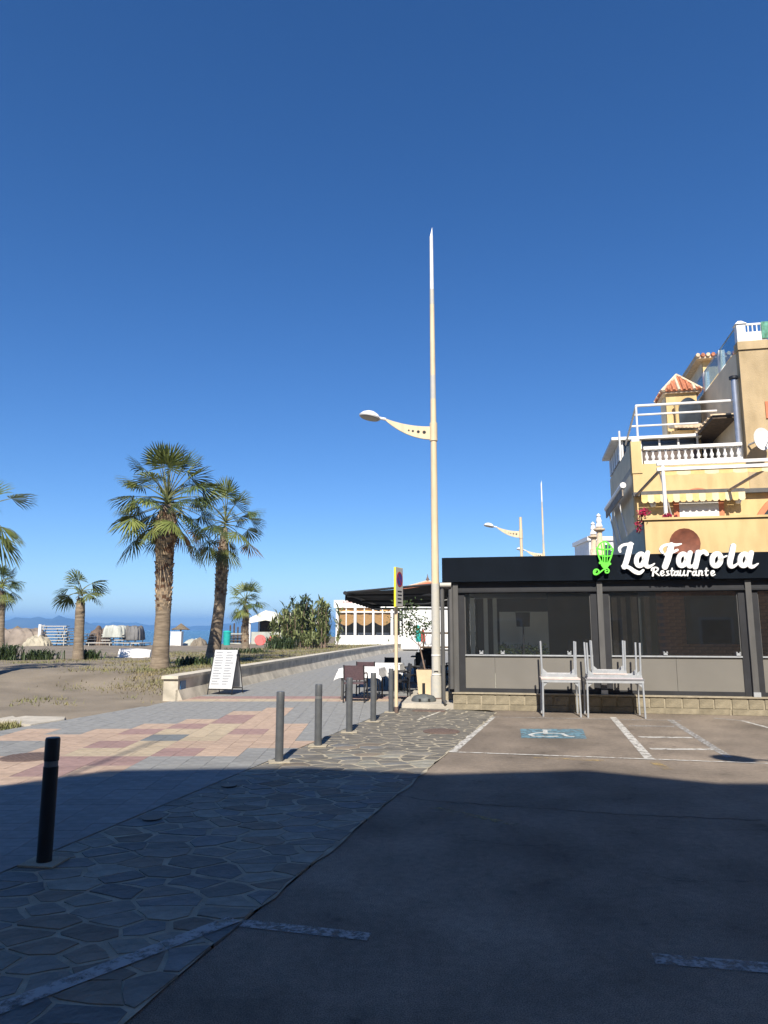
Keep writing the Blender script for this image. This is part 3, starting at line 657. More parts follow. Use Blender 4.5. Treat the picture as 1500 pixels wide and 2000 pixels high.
hp('lower_wall', YEL, L0, XR, WV, WV + 6, .0, 3.14); hp('wall', YEL, L0, XR, WV + .0, WV + .25, 3.31, zfl2)
hp('side_wall', SHADE_SIDE, L0 + .002, L0 + .25, WV + .252, WV + 6, 3.31, zfl2); hp('upper_slab', CONC, L0, XR, WV + .26, WV + 6, zfl2 - .2, zfl2 - .01) 
# arched window with shutter and surround
w0 = FH.bl(1327, 1010, WV); w1 = FH.bl(1404, 1010, WV); zt = FH.bl(1365, 963, WV)[1]; zs = FH.bl(1365, 978, WV)[1]; zb = 3.5
def arch(x0, x1, zb, zs, zt, n=10): return [(x0, zb), (x1, zb)] + [(lerp(x1, x0, i / n), zs + (zt - zs) * math.sin(math.pi * i / n)) for i in range(n + 1)]
wn = MB().vprism(arch(w0[0] - .16, w1[0] + .16, zb, zs + .05, zt + .16), WV - .06, WV - .004).build('window_surround', ORANGE, house)
MB().vprism(arch(w0[0], w1[0], zb, zs, zt), WV - .075, WV - .062).build('shutter', SHUT, wn)
for i in range(14):
    z = zb + .1 + i * .1
    if z < zs: MB().bb(w0[0] + .01, w1[0] - .01, WV - .083, WV - .076, z, z + .085).build('slat', SHUT, wn)
a0 = FH.bl(1462, 1000, WV - .2)[0]; MB().vprism(arch(a0, a0 + 1.9, 3.4, 4.7, 5.75), WV - .12, WV - .004).build('arch_surround', ORANGE, house); MB().vprism(arch(a0 + .18, a0 + 1.72, 3.4, 4.7, 5.55), WV - .14, WV - .122).build('arch_glass', DKGL, house)
m = MB()
gpos = FH.pt(1275, 985, WV - .05); MB().lathe([(.0, -.1), (.07, -.09), (.1, 0), (.07, .09), (0, .1)], 12).build('wall_globe', WHITE, house, True, loc=(gpos.x, WV - .1, gpos.z))
gpos = FH.pt(1441, 978, WV - .05); MB().lathe([(.0, -.1), (.07, -.09), (.1, 0), (.07, .09), (0, .1)], 12).build('wall_globe', WHITE, house, True, loc=(gpos.x, WV - .1, gpos.z))
# 2nd floor balustrade
bal = thing('balustrade', 'white turned-baluster balustrade on the upper yellow terrace', 'balustrade', FH.O, -ANG)
bxa, bxb = FH.bl(1258, 880, WV - .1)[0], FH.bl(1452, 880, WV - .1)[0]
MB().bb(bxa, bxb, WV - .02, WV + .2, zrail - .07, zrail + .03).build('hand_rail', WHITE, bal); MB().bb(bxa, bxb, WV + .0, WV + .18, zfl2 + .003, zfl2 + .1).build('base_rail', WHITE, bal)
hgt = zrail - .07 - zfl2 - .1; bp_ = [(.055, 0), (.055, .06), (.03, .1), (.035, .16), (.065, .30), (.06, .42), (.03, .60), (.028, .75), (.05, .88), (.055, 1)]
bm_ = MB().lathe([(r_, z_ * hgt) for r_, z_ in bp_], 10); o0 = None; nb = 15
for i in range(nb):
    xx = lerp(bxa + .1, bxb - .1, i / (nb - 1))
    if o0 is None: o0 = bm_.build('baluster', WHITE, bal, True); o = o0
    else: o = o0.copy(); C.objects.link(o)
    o.location = (xx, WV + .09, zfl2 + .1)
zpier = FH.bl(1250, 862, WV)[1]; pier = hp('corner_pier', YEL, L0 - .02, L0 + .30, WV - .03, WV + .3, zfl2 - .3, zpier); hp('pier_cap', WHITE, L0 + .02, L0 + .26, WV + .0, WV + .27, zpier + .002, zpier + .12, parent=pier)
hp('terrace_floor', CONC, L0 + .25, XR, WV + .25, WV + 6, zfl2 - .008, zfl2 + .002)
hp('side_parapet', SHADE_SIDE, L0 + .004, L0 + .2, WV + .302, WV + 6, zfl2, zfl2 + .75)
# enclosed veranda behind the terrace
ez = FH.bl(1300, 852, WV + 3.0)[1]; e0 = L0 - .25; e1 = FH.bl(1368, 850, WV + 3)[0]
ver = hp('veranda_roof', WHITE, e0, e1, WV + 2.8, WV + 6.2, ez - .1, ez); hp('veranda_wall', mat('veranda_dark', (.16, .12, .10), .6, .3, 2), L0 + .1, e1 - .1, WV + 3.0, WV + 6, zfl2, ez - .5)  # dark brown wall colour behind the balusters
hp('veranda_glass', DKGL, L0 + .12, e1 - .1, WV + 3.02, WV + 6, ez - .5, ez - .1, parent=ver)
for i in range(5): xx = lerp(L0 + .1, e1 - .15, i / 4); hp('veranda_post', WHITE, xx, xx + .06, WV + 2.97, WV + 3.03, zfl2, ez - .1, parent=ver)
for i in range(5): yy = WV + 3.2 + i * .65; hp('side_window', WHITE, L0 + .04, L0 + .10, yy, yy + .45, zfl2 + .9, ez - .12, parent=ver)
# tower with roof terrace
SIDE_V = WV + 8.0
hp('tower_wall', TAN, TX, XR, WV - .02, WV + .3, zfl2 - 1.0, ztow - .28); hp('tower_side', SHADE_SIDE, TX + .001, TX + .3, WV + .302, SIDE_V, zfl2, ztow - .2)
hp('tower_cornice', TAN, TX - .03, XR, WV - .07, WV + .35, ztow - .278, ztow)
hp('tower_back', TAN, TX + .3, XR, WV + .4, SIDE_V, zfl2, ztow - .35)
pz = FH.bl(1452, 627, WV)[1]; pp = hp('roof_pillar', WHITE, TX + .0, TX + .26, WV - .02, WV + .26, ztow + .002, pz - .1); MB().box((TX + .13, WV + .12, pz - .03), (.36, .36, .14), taper=.3).build('pillar_cap', WHITE, house)
for i in range(3):
    yy = WV + 2.2 + i * 2.2; q = hp('side_pillar', WHITE, TX, TX + .2, yy, yy + .2, ztow - .19, pz - .1)
hp('glass_rail', GLR, TX + .05, TX + .06, WV + .27, SIDE_V, ztow - .1, ztow + .62); hp('glass_rail_bar', STEEL, TX + .035, TX + .075, WV + .27, SIDE_V, ztow + .621, ztow + .65)
rl = hp('roof_rail', WHITE, TX + .262, XR, WV + .08, WV + .13, pz - .12, pz - .06); hp('roof_low_panel', WHITE, TX + .262, TX + .9, WV + .08, WV + .12, ztow + .05, ztow + .36)
for i in range(14): xx = TX + .36 + i * .13; hp('rail_bar', WHITE, xx, xx + .035, WV + .09, WV + .12, ztow + .002, pz - .12, parent=rl)
gs = FH.bl(1487, 640, WV + .05)[0]; hp('green_screen', mat('green_screen', (.12, .32, .24), .7, .3, 6, col2=(.04, .14, .07)), gs, XR, WV + .04, WV + .07, ztow + .1, pz - .05)
q = FH.bl(1493, 785, WV); hp('tower_shutter', ORANGE, q[0], q[0] + .5, WV - .06, WV - .022, FH.bl(1493, 818, WV)[1], q[1])
# steel flue
fx = FH.bl(1440, 800, WV + .1)[0]; fz_ = FH.bl(1440, 740, WV + .1)[1]
fl = thing('flue_pipe', 'shiny steel chimney flue rising beside the tan tower corner', 'chimney', FH.O, -ANG)
MB().tube([(fx - .02, WV + .15, zfl2 + .003), (fx - .02, WV + .15, fz_)], .085, 14).build('pipe', STEEL, fl, True); MB().lathe([(.1, 0), (.14, .02), (.14, .1), (.1, .12)], 14, (fx - .02, WV + .15, fz_)).build('cowl', BLACKM, fl, True)
# slatted eave over the side terrace
ea = FH.pt(1432, 790, WV + .6); eb = FH.pt(1365, 862, WV + 3.5)
ev_ = MB(); ev_.bb(TX - .75, TX + 0, WV + .7, WV + 4.6, ea.z - .42, ea.z - .30).build('side_eave', WOODD, house)
for i in range(9): yy = WV + .75 + i * .42; hp('eave_tile', TILEW, TX - .8, TX - .02, yy, yy + .3, ea.z - .298, ea.z - .24)
# white pergola
perg = thing('pergola', 'white tubular pergola frame over the upper terrace', 'pergola', FH.O, -ANG)
ptop = FH.pt(1242, 793, WV + .3); zt_ = ptop.z
PX0 = ptop.x; PXE = TX - .05
def bar(name, a, b, r_=.035): return MB().tube([a, b], r_, 6).build(name, WHITEM, perg)
bar('post', (PX0, WV + .3, zpier), (PX0, WV + .3, zt_)); bar('beam', (PX0 - .02, WV + .3, zt_), (PXE, WV + .3, zt_), .045)
zz2 = FH.bl(1300, 801, WV + .5)[1]; bar('rafter', (PX0, WV + .9, zz2), (PXE - .5, WV + .9, zz2)); q = FH.pt(1232, 833, WV + 2.2); bar('rafter', (q.x, WV + 2.2, q.z), (PXE - .8, WV + 2.2, q.z))
bar('side_beam', (PX0, WV + .3, zt_), (q.x - .1, WV + 4.2, zt_ - .9)); bar('post', (L0 + .02, WV + 2.75, zfl2 + .752), (L0 + .02, WV + 2.75, q.z))
# turret with tiled pyramid roof, and the roof tower behind it
def turret(name, label, u0, u1, uap, vap, veave, wv, zb, n=8, flat=False):
    x0, z0 = FH.bl(u0, veave, wv); x1 = FH.bl(u1, veave, wv)[0]; wdt = x1 - x0; zt2 = FH.bl(uap, vap, wv + wdt / 2)[1]; t = house
    MB().bb(x0, x1, wv, wv + .22, zb, z0 - .03).build(name + '_wall', YEL, t); MB().bb(x0 + .002, x0 + .22, wv + .222, wv + wdt, zb, z0 - .03).build(name + '_side', SHADE_SIDE, t); MB().bb(x1 - .22, x1, wv + .222, wv + wdt, zb, z0 - .03).build(name + '_side', SHADE_SIDE, t)
    MB().bb(x0 - .12, x1 + .12, wv - .12, wv + wdt + .12, z0 - .028, z0 + .04).build(name + '_eave', TILEW, t)
    cx, cy = (x0 + x1) / 2, wv + wdt / 2; hw = wdt / 2 + .18
    rf = MB().add([(cx - hw, cy - hw, z0 + .042), (cx + hw, cy - hw, z0 + .042), (cx + hw, cy + hw, z0 + .042), (cx - hw, cy + hw, z0 + .042), (cx, cy, zt2)], [(0, 1, 4), (1, 2, 4), (2, 3, 4), (3, 0, 4), (3, 2, 1, 0)]).build(name + '_roof', TERRA, t)
    for sd in range(4):
        M_ = Matrix.Rotation(sd * math.pi / 2, 3, 'Z')
        for i in range(n):
            t_ = (i + .5) / n * 2 - 1; top = 1 - abs(t_)
            a = Vector((t_ * hw, -hw - .03, 0)); b = Vector((t_ * hw, -hw + hw * top, (zt2 - z0 - .04) * top))
            a2 = M_ @ a; b2 = M_ @ b
            MB().tube([(cx + a2.x, cy + a2.y, z0 + .05 + a2.z), (cx + b2.x, cy + b2.y, z0 + .05 + b2.z)], hw / n * .62, 6).build('roof_tile', TERRA if i % 3 else TILEW, rf)
        a = M_ @ Vector((-hw, -hw, 0)); MB().tube([(cx + a.x, cy + a.y, z0 + .06), (cx, cy, zt2 + .02)], .06, 6).build('ridge_tile', TILEW, rf)
    return x0, x1, z0
x0, x1, z0 = turret('turret', '', 1300, 1360, 1327, 733, 769, WV + 4.4, zfl2)
zz = FH.bl(1330, 778, WV + 4.4)[1]; MB().vprism(arch(x0 + .35, x1 + .1, zfl2 + .4, zz - .35, zz), WV + 4.33, WV + 4.39).build('turret_opening', DKGL, house)
MB().lathe([(.1, 0), (.09, .1), (.07, .3), (.07, 1.0), (.1, 1.1), (.12, 1.2)], 10, (x0 + .32, WV + 4.2, FH.bl(1306, 850, WV + 4.2)[1])).build('turret_column', YEL, house, True)
zt3 = FH.bl(1335, 828, WV + 3.2)[1]
for i in range(7): q = FH.bl(1318 + i * 7.5, 830, WV + 3.4); MB().tube([(q[0], WV + 3.1, q[1] - .1), (q[0], WV + 4.2, q[1] + .16)], .09, 6).build('terrace_roof_tile', TILEW, house)
hp('terrace_roof_wall', YEL, FH.bl(1312, 840, WV + 3.4)[0], FH.bl(1368, 840, WV + 3.4)[0], WV + 3.42, WV + 4.38, zfl2, FH.bl(1335, 840, WV + 3.4)[1])
b0, bz0 = FH.bl(1372, 705, WV + 7.0); b1 = FH.bl(1415, 705, WV + 7)[0]
hp('roof_tower', YEL, b0, b1, WV + 7.0, WV + 7.2, zfl2, bz0); hp('roof_tower_side', SHADE_SIDE, b0 + .002, b0 + .2, WV + 7.202, WV + 10, zfl2, bz0)
hp('roof_tower_eave', TILEW, b0 - .3, b1 + .5, WV + 6.7, WV + 10, bz0 + .002, bz0 + .1)
for i in range(9): xx = b0 - .25 + i * .2; MB().tube([(xx, WV + 6.62, bz0 + .14), (xx, WV + 10, bz0 + .2)], .085, 6).build('roof_tower_tile', TERRA if i % 2 else TILEW, house)
# awnings on the first floor
STRIPE = mat('awning_stripe', (.72, .52, .22), .85, .08, 5); STRIPW = mat('awning_pale', (.76, .64, .40), .85, .05, 5)
def scallop(name, x0, x1, y, zt_, drop, parent, n, mats=(STRIPE, STRIPW)):
    m = MB()
    for i in range(n):
        a, b = lerp(x0, x1, i / n), lerp(x0, x1, (i + 1) / n); m.cur = i % 2
        m.vprism([(a, zt_), (a, zt_ - drop * .8), ((a * 3 + b) / 4, zt_ - drop), ((a + b * 3) / 4, zt_ - drop), (b, zt_ - drop * .8), (b, zt_)], y, y + .008)
    return m.build(name, mats, parent)
aw = thing('awning_frame', 'white awning frame with rolled fabric and short scalloped valance', 'awning', FH.O, -ANG)
yb = WV - 2.7; ab = FH.pt(1290, 914, yb); zc = FH.bl(1350, 963, WV - .1)[1]
MB().bb(ab.x - .1, XR, yb - .05, yb + .05, ab.z + .07, ab.z + .15).build('top_bar', WHITE, aw); MB().bb(ab.x - .1, XR, yb - .06, yb + .06, ab.z - .09, ab.z + .0).build('front_bar', WHITE, aw)
scallop('valance', ab.x + .05, XR, yb - .03, ab.z - .09, .14, aw, 22)
MB().bb(L0 - .05, XR - .3, WV - .2, WV - .04, zc - .06, zc + .07).build('cassette', FRAMEL, aw)
for xx, xe in ((ab.x, L0 + .05), (TX - .2, TX - .75)): MB().tube([(xx, yb, ab.z - .05), (xe, WV - .2, zc - .02)], .05, 6).build('arm', CURT, aw)
MB().tube([(ab.x - .05, yb, ab.z - .05), (ab.x + .45, WV - 1.6, zpar + .35)], .02, 6).build('crank_rod', WHITEM, aw)
MB().tube([(ab.x + .08, yb, 3.3), (ab.x + .06, yb, ab.z + .12)], .055, 8).build('white_post', WHITEM, aw)
aw2 = thing('retracted_awning', 'rolled-up striped awning with wavy valance above the arched window', 'awning', FH.O, -ANG)
v0 = FH.bl(1252, 966, WV - .35); v1 = FH.bl(1455, 966, WV - .35)
MB().bb(v0[0], v1[0], WV - .36, WV - .21, v0[1] - .02, v0[1] + .1).build('roller', FRAMEL, aw2); scallop('valance', v0[0], v1[0], WV - .38, v0[1] - .02, .26, aw2, 16)
aw3 = thing('side_awning', 'grey rolled awning along the shaded left side of the house', 'awning', FH.O, -ANG)
zsa = FH.bl(1233, 948, WV + .4)[1]; MB().tube([(L0 - .28, WV + .3, zsa), (L0 - .28, WV + 5.2, zsa)], .10, 8).build('roller', WHITEM, aw3); MB().bb(L0 - .32, L0 - .28, WV + .35, WV + 5.2, zsa - .35, zsa - .05).build('valance', CURT, aw3)
for yy in (WV + 1.6, WV + 3.2, WV + 4.4): MB().tube([(L0 - .28, yy, zsa - .3), (L0 - .15, yy + .1, zsa - .9), (L0 - .02, yy, zsa - 1.7)], .03, 5).build('brace', WHITEM, aw3)
# satellite dishes
def dish(name, label, u, v, wv, r_, m_, tilt, arm=True):
    p = FH.pt(u, v, wv); t = thing(name, label, 'satellite dish', FH.O + EU * p.x + EV * wv + Vector((0, 0, p.z)), -ANG + tilt)
    m = MB(); vs = []; fs = []; n = 20
    for k in range(5):
        rr = r_ * k / 4
        for i in range(n): a = 2 * math.pi * i / n; vs.append((rr * math.cos(a), -.16 * r_ * (k / 4) ** 2 - .0, rr * 1.05 * math.sin(a)))
    for k in range(4):
        for i in range(n): fs.append((k * n + i, k * n + (i + 1) % n, (k + 1) * n + (i + 1) % n, (k + 1) * n + i))
    m.add(vs, fs); m.add([(x, y + .015, z) for x, y, z in vs], [f[::-1] for f in fs]); m.build('reflector', m_, t, True)
    MB().tube([(0, .01, 0), (0, .5, -.05)], .03, 6).build('mount', STEEL, t)
    if arm: MB().tube([(0, -.1, -r_ * .95), (0, -r_ * .9, -.05)], .015, 6).build('feed_arm', STEEL, t); MB().lathe([(.04, -.06), (.05, 0), (.04, .05)], 8, (0, -r_ * .9, -.03)).build('feed_horn', BLACKM, t)
dish('satellite_dish', 'large white satellite dish at the right edge on the tower', 1487, 858, WV - .5, .34, WHITE, .5)
dish('satellite_dish', 'rusty brown satellite dish on the yellow parapet behind the sign', 1337, 1062, -.35, .37, RUST, .0, False)
# bougainvillea hanging over the corner
bg_ = thing('bougainvillea', 'crimson bougainvillea trailing at the left corner of the yellow terrace', 'plant', FH.O + EU * .1 + EV * 0, -ANG)
def leaves(name, m_, parent, cs, n, sz):
    m = MB()
    for i in range(n):
        c, rr = R.choice(cs); p = Vector(c) + Vector((R.gauss(0, rr), R.gauss(0, rr), R.gauss(0, rr))) * .6; d = Vector((R.gauss(0, 1), R.gauss(0, 1), R.gauss(0, 1))).normalized(); s = d.orthogonal().normalized() * sz * .5; d *= sz
        m.add([p - d, p + s, p + d, p - s], [(0, 1, 2, 3)])
    o = m.build(name, m_, parent); o['kind'] = 'stuff'; return o
def hpos(u, v, wv): p = FH.pt(u, v, wv); return (p.x - .1, wv, p.z)
leaves('flowers', FLOWER, bg_, [(hpos(1258, 1000, .0), .10), (hpos(1254, 1004, .1), .1), (hpos(1250, 1022, .1), .1), (hpos(1247, 1035, .1), .05), (hpos(1308, 1008, .3), .06), (hpos(1300, 1009, .3), .05), (hpos(1320, 1010, .3), .04)], 330, .045)
leaves('leaves', SHRUB, bg_, [(hpos(1256, 1012, .1), .14), (hpos(1250, 1030, .1), .08)], 40, .04)
MB().tube([hpos(1262, 1012, .08), hpos(1254, 1000, .05), hpos(1250, 1030, .05), hpos(1247, 1040, .05)], .012, 5).build('stem', BARK, bg_)
# white columns and a pale house far behind
for i, (u, vt, Y) in enumerate(((1161, 1022, 40), (1173, 1006, 37))):
    p = AT(u, 1090, Y); zt_ = AT(u, vt, Y).z; t = thing('ornamental_column', ['shorter cream finial column left of the yellow house', 'taller cream finial column beside the yellow house'][i], 'column', (p.x, p.y, 0), 0, 'cream finial columns')
    MB().lathe([(.22, 0), (.22, zt_ - 1.5), (.16, zt_ - 1.4), (.14, zt_ - .9), (.3, zt_ - .8), (.3, zt_ - .72)], 12).build('shaft', TILEW, t, True); MB().lathe([(.1, 0), (.2, .1), (.12, .3), (.16, .4), (.09, .6), (.13, .68), (.02, .8)], 10, (0, 0, zt_ - .718)).build('finial', WHITE, t, True)
p = AT(1150, 1048, 52); q = AT(1200, 1048, 52)
t = thing('white_house', 'small flat white house far behind the finial columns', 'house', ((p.x + q.x) / 2, 54, 0)); wd = q.x - p.x
MB().bb(-wd / 2, wd / 2 + 3, -2, 2, 0, p.z - .3).build('wall', WHITE, t); MB().bb(-wd / 2 - .15, wd / 2 + 3.1, -2.15, 2.1, p.z - .298, p.z).build('roof', WHITE, t); wq = MB().bb(-.4, .6, -2.05, -2.01, p.z - 1.6, p.z - .6).build('window', DKGL, t)

# ================================================================== STREET LAMPS
def street_lamp(label, loc, top, arm_z, head=True, mast=True, arm_dir=-1, group='tall cream street lamps'):
    t = thing('street_lamp', label, 'street lamp', loc, rad(-6), group); r0 = .105
    def rz_(z): return lerp(r0, .045, z / 11.5)
    segs = [(.0, .5, LGREY, .15), (.5, 4.05, LGREY if False else CREAMP, 0), (4.05, arm_z - .3, CREAMP, 0), (arm_z - .3, arm_z + .15, CREAMP, .02), (arm_z + .15, arm_z + .75, CREAMP, 0), (arm_z + .75, arm_z + 1.35, LGREY, 0), (arm_z + 1.35, arm_z + 3.2, CREAMP, 0), (arm_z + 3.2, arm_z + 3.6, LGREY, 0), (arm_z + 3.6, top, WHITEM, -.004)]
    for a, b, m_, ex in segs:
        b = min(b, top)
        if a >= top: break
        MB().tube([(0, 0, a), (0, 0, b)], [rz_(a) + max(-.02, ex if ex < .1 else .025), rz_(b) + max(-.02, ex if ex < .1 else .025)], 16).build('pole_section', m_, t, True)
    MB().tube([(0, 0, .5), (0, 0, 2.6)], [rz_(.5) + .003, rz_(2.6) + .003], 16).build('lower_sleeve', LGREY, t, True)
    MB().bb(-.05, .05, -.142, -.108, .62, .88).build('access_door', LGREY, t); fl_ = MB().bb(-.2, .2, -.2, .2, .0, .025).build('base_flange', IRON, t)
    for bx_ in (-.16, .16):
        for by_ in (-.16, .16): MB().lathe([(.02, .025), (.02, .06)], 6, (bx_, by_, 0)).build('bolt', IRON, fl_)
    for z in (.52, .95): MB().tube([(0, 0, z), (0, 0, z + .03)], rz_(z) + .012, 16).build('band', WHITEM, t, True)
    if top > arm_z + 1: MB().add([(-.03, -.012, top), (.03, -.012, top), (.03, .012, top), (-.03, .012, top), (.025, -.01, top + .25), (.025, .01, top + .25)], [(0, 1, 4), (3, 5, 2), (1, 2, 5, 4), (0, 4, 5, 3), (3, 2, 1, 0)]).build('tip', WHITEM, t)
    # curved arm plate with holes
    d = arm_dir; up, lo = [], []; n = 14
    for i in range(n + 1):
        s = i / n; x = d * (.08 + 1.1 * s); up.append((x, arm_z + .06 + .02 * s + .22 * s ** 2)); lo.append((x, arm_z - .26 + .12 * s ** 1.1 + .40 * s ** 2.2 if s < 1 else arm_z + .27))
    poly = up + lo[::-1]
    if d > 0: poly = poly[::-1]
    arm = MB()
    for i in range(n): arm.vprism([lo[i], up[i], up[i + 1], lo[i + 1]] if d < 0 else [lo[i], lo[i + 1], up[i + 1], up[i]], -.025, .025)
    ao = arm.build('arm', CREAMP, t)
    for i, (s, r_) in enumerate(((.13, .042), (.26, .036), (.38, .028), (.47, .022))):
        x = d * (.08 + 1.1 * s); z = arm_z - .09 + .2 * s ** 2 + .05 * s; MB().vprism([(x + r_ * math.cos(k * math.pi / 6), z + r_ * math.sin(k * math.pi / 6)) for k in range(12)], -.028, .028).build('arm_hole', DARK, ao)
    MB().tube([(d * 1.16, 0, arm_z + .28), (d * 1.38, 0, arm_z + .33)], .035, 8).build('spigot', WHITEM, t)
    hd = MB().lathe([(.0, .14), (.1, .13), (.2, .08), (.27, .0), (.26, -.03)][::-1], 18).build('lamp_head', WHITEM, t, True, loc=(d * 1.55, 0, arm_z + .36)); hd.rotation_euler.y = rad(12) * (1 if d < 0 else -1)
    MB().lathe([(.23, -.05), (.235, -.028)], 18).build('diffuser', LGREY, hd, True)
    return t
lp = G(851, 1364, .11); lb = (lp.x + .02, lp.y, .11)
ltop = AT(846, 462, lp.y).z - .11; larm = AT(848, 838, lp.y).z - .11
street_lamp('nearest tall cream street lamp beside the black restaurant', lb, ltop, larm)
MB().box((0, 0, 0), (.42, .36, .16), taper=.9).build('lamp_footing_stone', PLMORT, None, loc=(lb[0] + .36, lb[1] - .25, .192)); tag(bpy.data.objects['lamp_footing_stone'], 'pale concrete block at the foot of the nearest street lamp', 'block')
street_lamp('broken-topped far street lamp above the restaurant roof', (AT(1017, 1030, 35).x, 35, 0), AT(1017, 1010, 35).z, AT(1017, 1040, 35).z)
street_lamp('farthest street lamp with the full mast, behind the roof', (AT(1062, 1080, 48).x, 48, 0), AT(1062, 945, 48).z, AT(1062, 1083, 48).z)
sh = G(1440, 1485); dy = 6.6 / math.tan(SUN_EL)
street_lamp('street lamp right of the viewpoint whose shadow falls on the bay', (sh.x - dy * math.sin(SUN_AZ) + 1.55, sh.y - dy * math.cos(SUN_AZ) - .1, 0), 6.7, 6.3)

# ================================================================== BOLLARDS
def bollard(label, loc, m_, style, lean=0):
    t = thing('bollard', label, 'bollard', loc, 0, 'bollards along the paving edge'); t.rotation_euler.y = lean
    r_ = .052
    MB().tube([(0, 0, 0), (0, 0, .66)], r_, 20).build('post', m_, t, True)
    if style == 'band': MB().tube([(0, 0, .661), (0, 0, .70)], r_ * .93, 20).build('band', BAND if m_ == GREYM else mat('band_silver', (.20, .20, .20), .4), t, True)
    else: MB().tube([(0, 0, .661), (0, 0, .70)], r_ * .97, 20).build('band', GREYM, t, True)
    MB().tube([(0, 0, .701), (0, 0, .85), (0, 0, .862)], [r_, r_, r_ * .9], 20).build('head', m_, t, True)
    MB().box((0, 0, 0), (.26, .22, .012), rz=R.uniform(-.3, .3)).build('footing', MORTAR, t, loc=(0, 0, .012 if False else .008))
BL = ['black bollard nearest the camera, standing alone in the shade', 'grey bollard nearest the camera in the sunlit row', 'second sunlit grey bollard, with a capped head', 'third sunlit grey bollard, in front of the plum chair', 'fourth sunlit grey bollard, in front of the white tablecloth', 'farthest grey bollard, touching the parking sign pole']
for i, (u, v) in enumerate([(86, 1685), (545, 1488), (621, 1457), (682, 1430), (729, 1409), (764, 1391)]):
    p = G(u, v, .015); bollard(BL[i], (p.x, p.y, .012), BLACKM if i == 0 else GREYM, 'band' if i in (0, 2) else 'plain')

# ================================================================== SIGN, A-BOARD, DRAINS
p = G(774, 1392, .015)
t = thing('parking_sign', 'no-parking sign seen nearly edge-on, yellow edge, on a cream pole', 'sign', (p.x, p.y, .012), rad(66))
zt_ = AT(775, 1110, p.y).z; zb_ = AT(775, 1187, p.y).z
MB().tube([(0, 0, 0), (0, 0, zb_ + .3)], .036, 12).build('pole', CREAMP, t, True); MB().tube([(0, 0, .0), (0, 0, .12)], .042, 12).build('pole_foot', IRON, t, True)
bxo = MB().bb(-.19, .19, -.075, -.037, zb_, zt_).build('sign_box', SIGNY, t); MB().bb(-.18, .18, -.08, -.0752, zb_ + .01, zt_ - .01).build('sign_face', SIGNF, bxo)
zc_ = lerp(zb_, zt_, .70)
def disc(m, r0, r1, y0, y1, n=28):
    for k in range(n):
        a, b = 2 * math.pi * k / n, 2 * math.pi * (k + 1) / n
        m.vprism([(r0 * math.cos(a), zc_ + r0 * math.sin(a)), (r1 * math.cos(a), zc_ + r1 * math.sin(a)), (r1 * math.cos(b), zc_ + r1 * math.sin(b)), (r0 * math.cos(b), zc_ + r0 * math.sin(b))] if r0 else [(0, zc_), (r1 * math.cos(a), zc_ + r1 * math.sin(a)), (r1 * math.cos(b), zc_ + r1 * math.sin(b))], y0, y1)
    return m
disc(MB(), .125, .155, -.084, -.0802).build('red_ring', SIGNR, bxo); disc(MB(), 0, .124, -.083, -.0802).build('blue_disc', SIGNB, bxo)
MB().box((0, -.0845, zc_), (.25, .002, .028), M=Matrix.Rotation(rad(45), 4, 'Y')).build('red_bar', SIGNR, bxo)
for i in range(4): MB().bb(-.12 + R.uniform(0, .03), .12 - R.uniform(0, .04), -.083, -.0802, zb_ + .08 + i * .075, zb_ + .105 + i * .075).build('text_line', BLACKM, bxo)
# A-board
p = G(440, 1356); t = thing('menu_board', 'white menu A-board with black frame beside the low wall', 'sign board', (p.x, p.y, .016), rad(-12))
zt_ = AT(440, 1269, p.y).z - .02; hw = .33
for s_, yy in ((-1, -.36), (1, .36)):
    Mx = Matrix.Rotation(math.atan2(.36, zt_) * s_, 4, 'X')
    def lf(x, z, dy=0): return (x, yy * (1 - z / zt_) + dy, z)
    leg = MB()
    for x in (-hw, hw): leg.tube([lf(x, 0), lf(x, zt_)], .013, 6)
    leg.tube([lf(-hw, zt_ - .01), lf(hw, zt_ - .01)], .013, 6).tube([lf(-hw, .13), lf(hw, .13)], .013, 6); lo = leg.build('frame', BLACKM, t)
    d = -.016 * -s_
    MB().add([lf(-hw + .015, .15, d), lf(hw - .015, .15, d), lf(hw - .015, zt_ - .0, d), lf(-hw + .015, zt_ - .0, d), lf(-hw + .015, .15, d * .2), lf(hw - .015, .15, d * .2), lf(hw - .015, zt_, d * .2), lf(-hw + .015, zt_, d * .2)], [(0, 1, 2, 3), (7, 6, 5, 4), (0, 4, 5, 1), (1, 5, 6, 2), (2, 6, 7, 3), (3, 7, 4, 0)]).build('menu_sheet', mat('menu_white', (.50, .51, .52), .5, .06, 12), lo)
    if s_ < 0:
        gt = mat('menu_text_grey', (.27, .28, .30), .6, .1, 30)
        for i in range(13):
            z = .25 + i * .065
            for x0, x1 in ((-hw + .06, -.03 - R.uniform(0, .08)), (.02, hw - .08 - R.uniform(0, .1))):
                e = d * 1.12; MB().add([lf(x0, z, e), lf(x1, z, e), lf(x1, z + .03, e), lf(x0, z + .03, e)], [(0, 1, 2, 3)]).build('text_line', gt, lo)
    MB().box((0, 0, 0), (.05, .05, .06)).build('clip', BLACKM, lo, loc=lf(-hw, zt_ * .86)); MB().box((0, 0, 0), (.05, .05, .06)).build('clip', BLACKM, lo, loc=lf(hw, zt_ * .88))
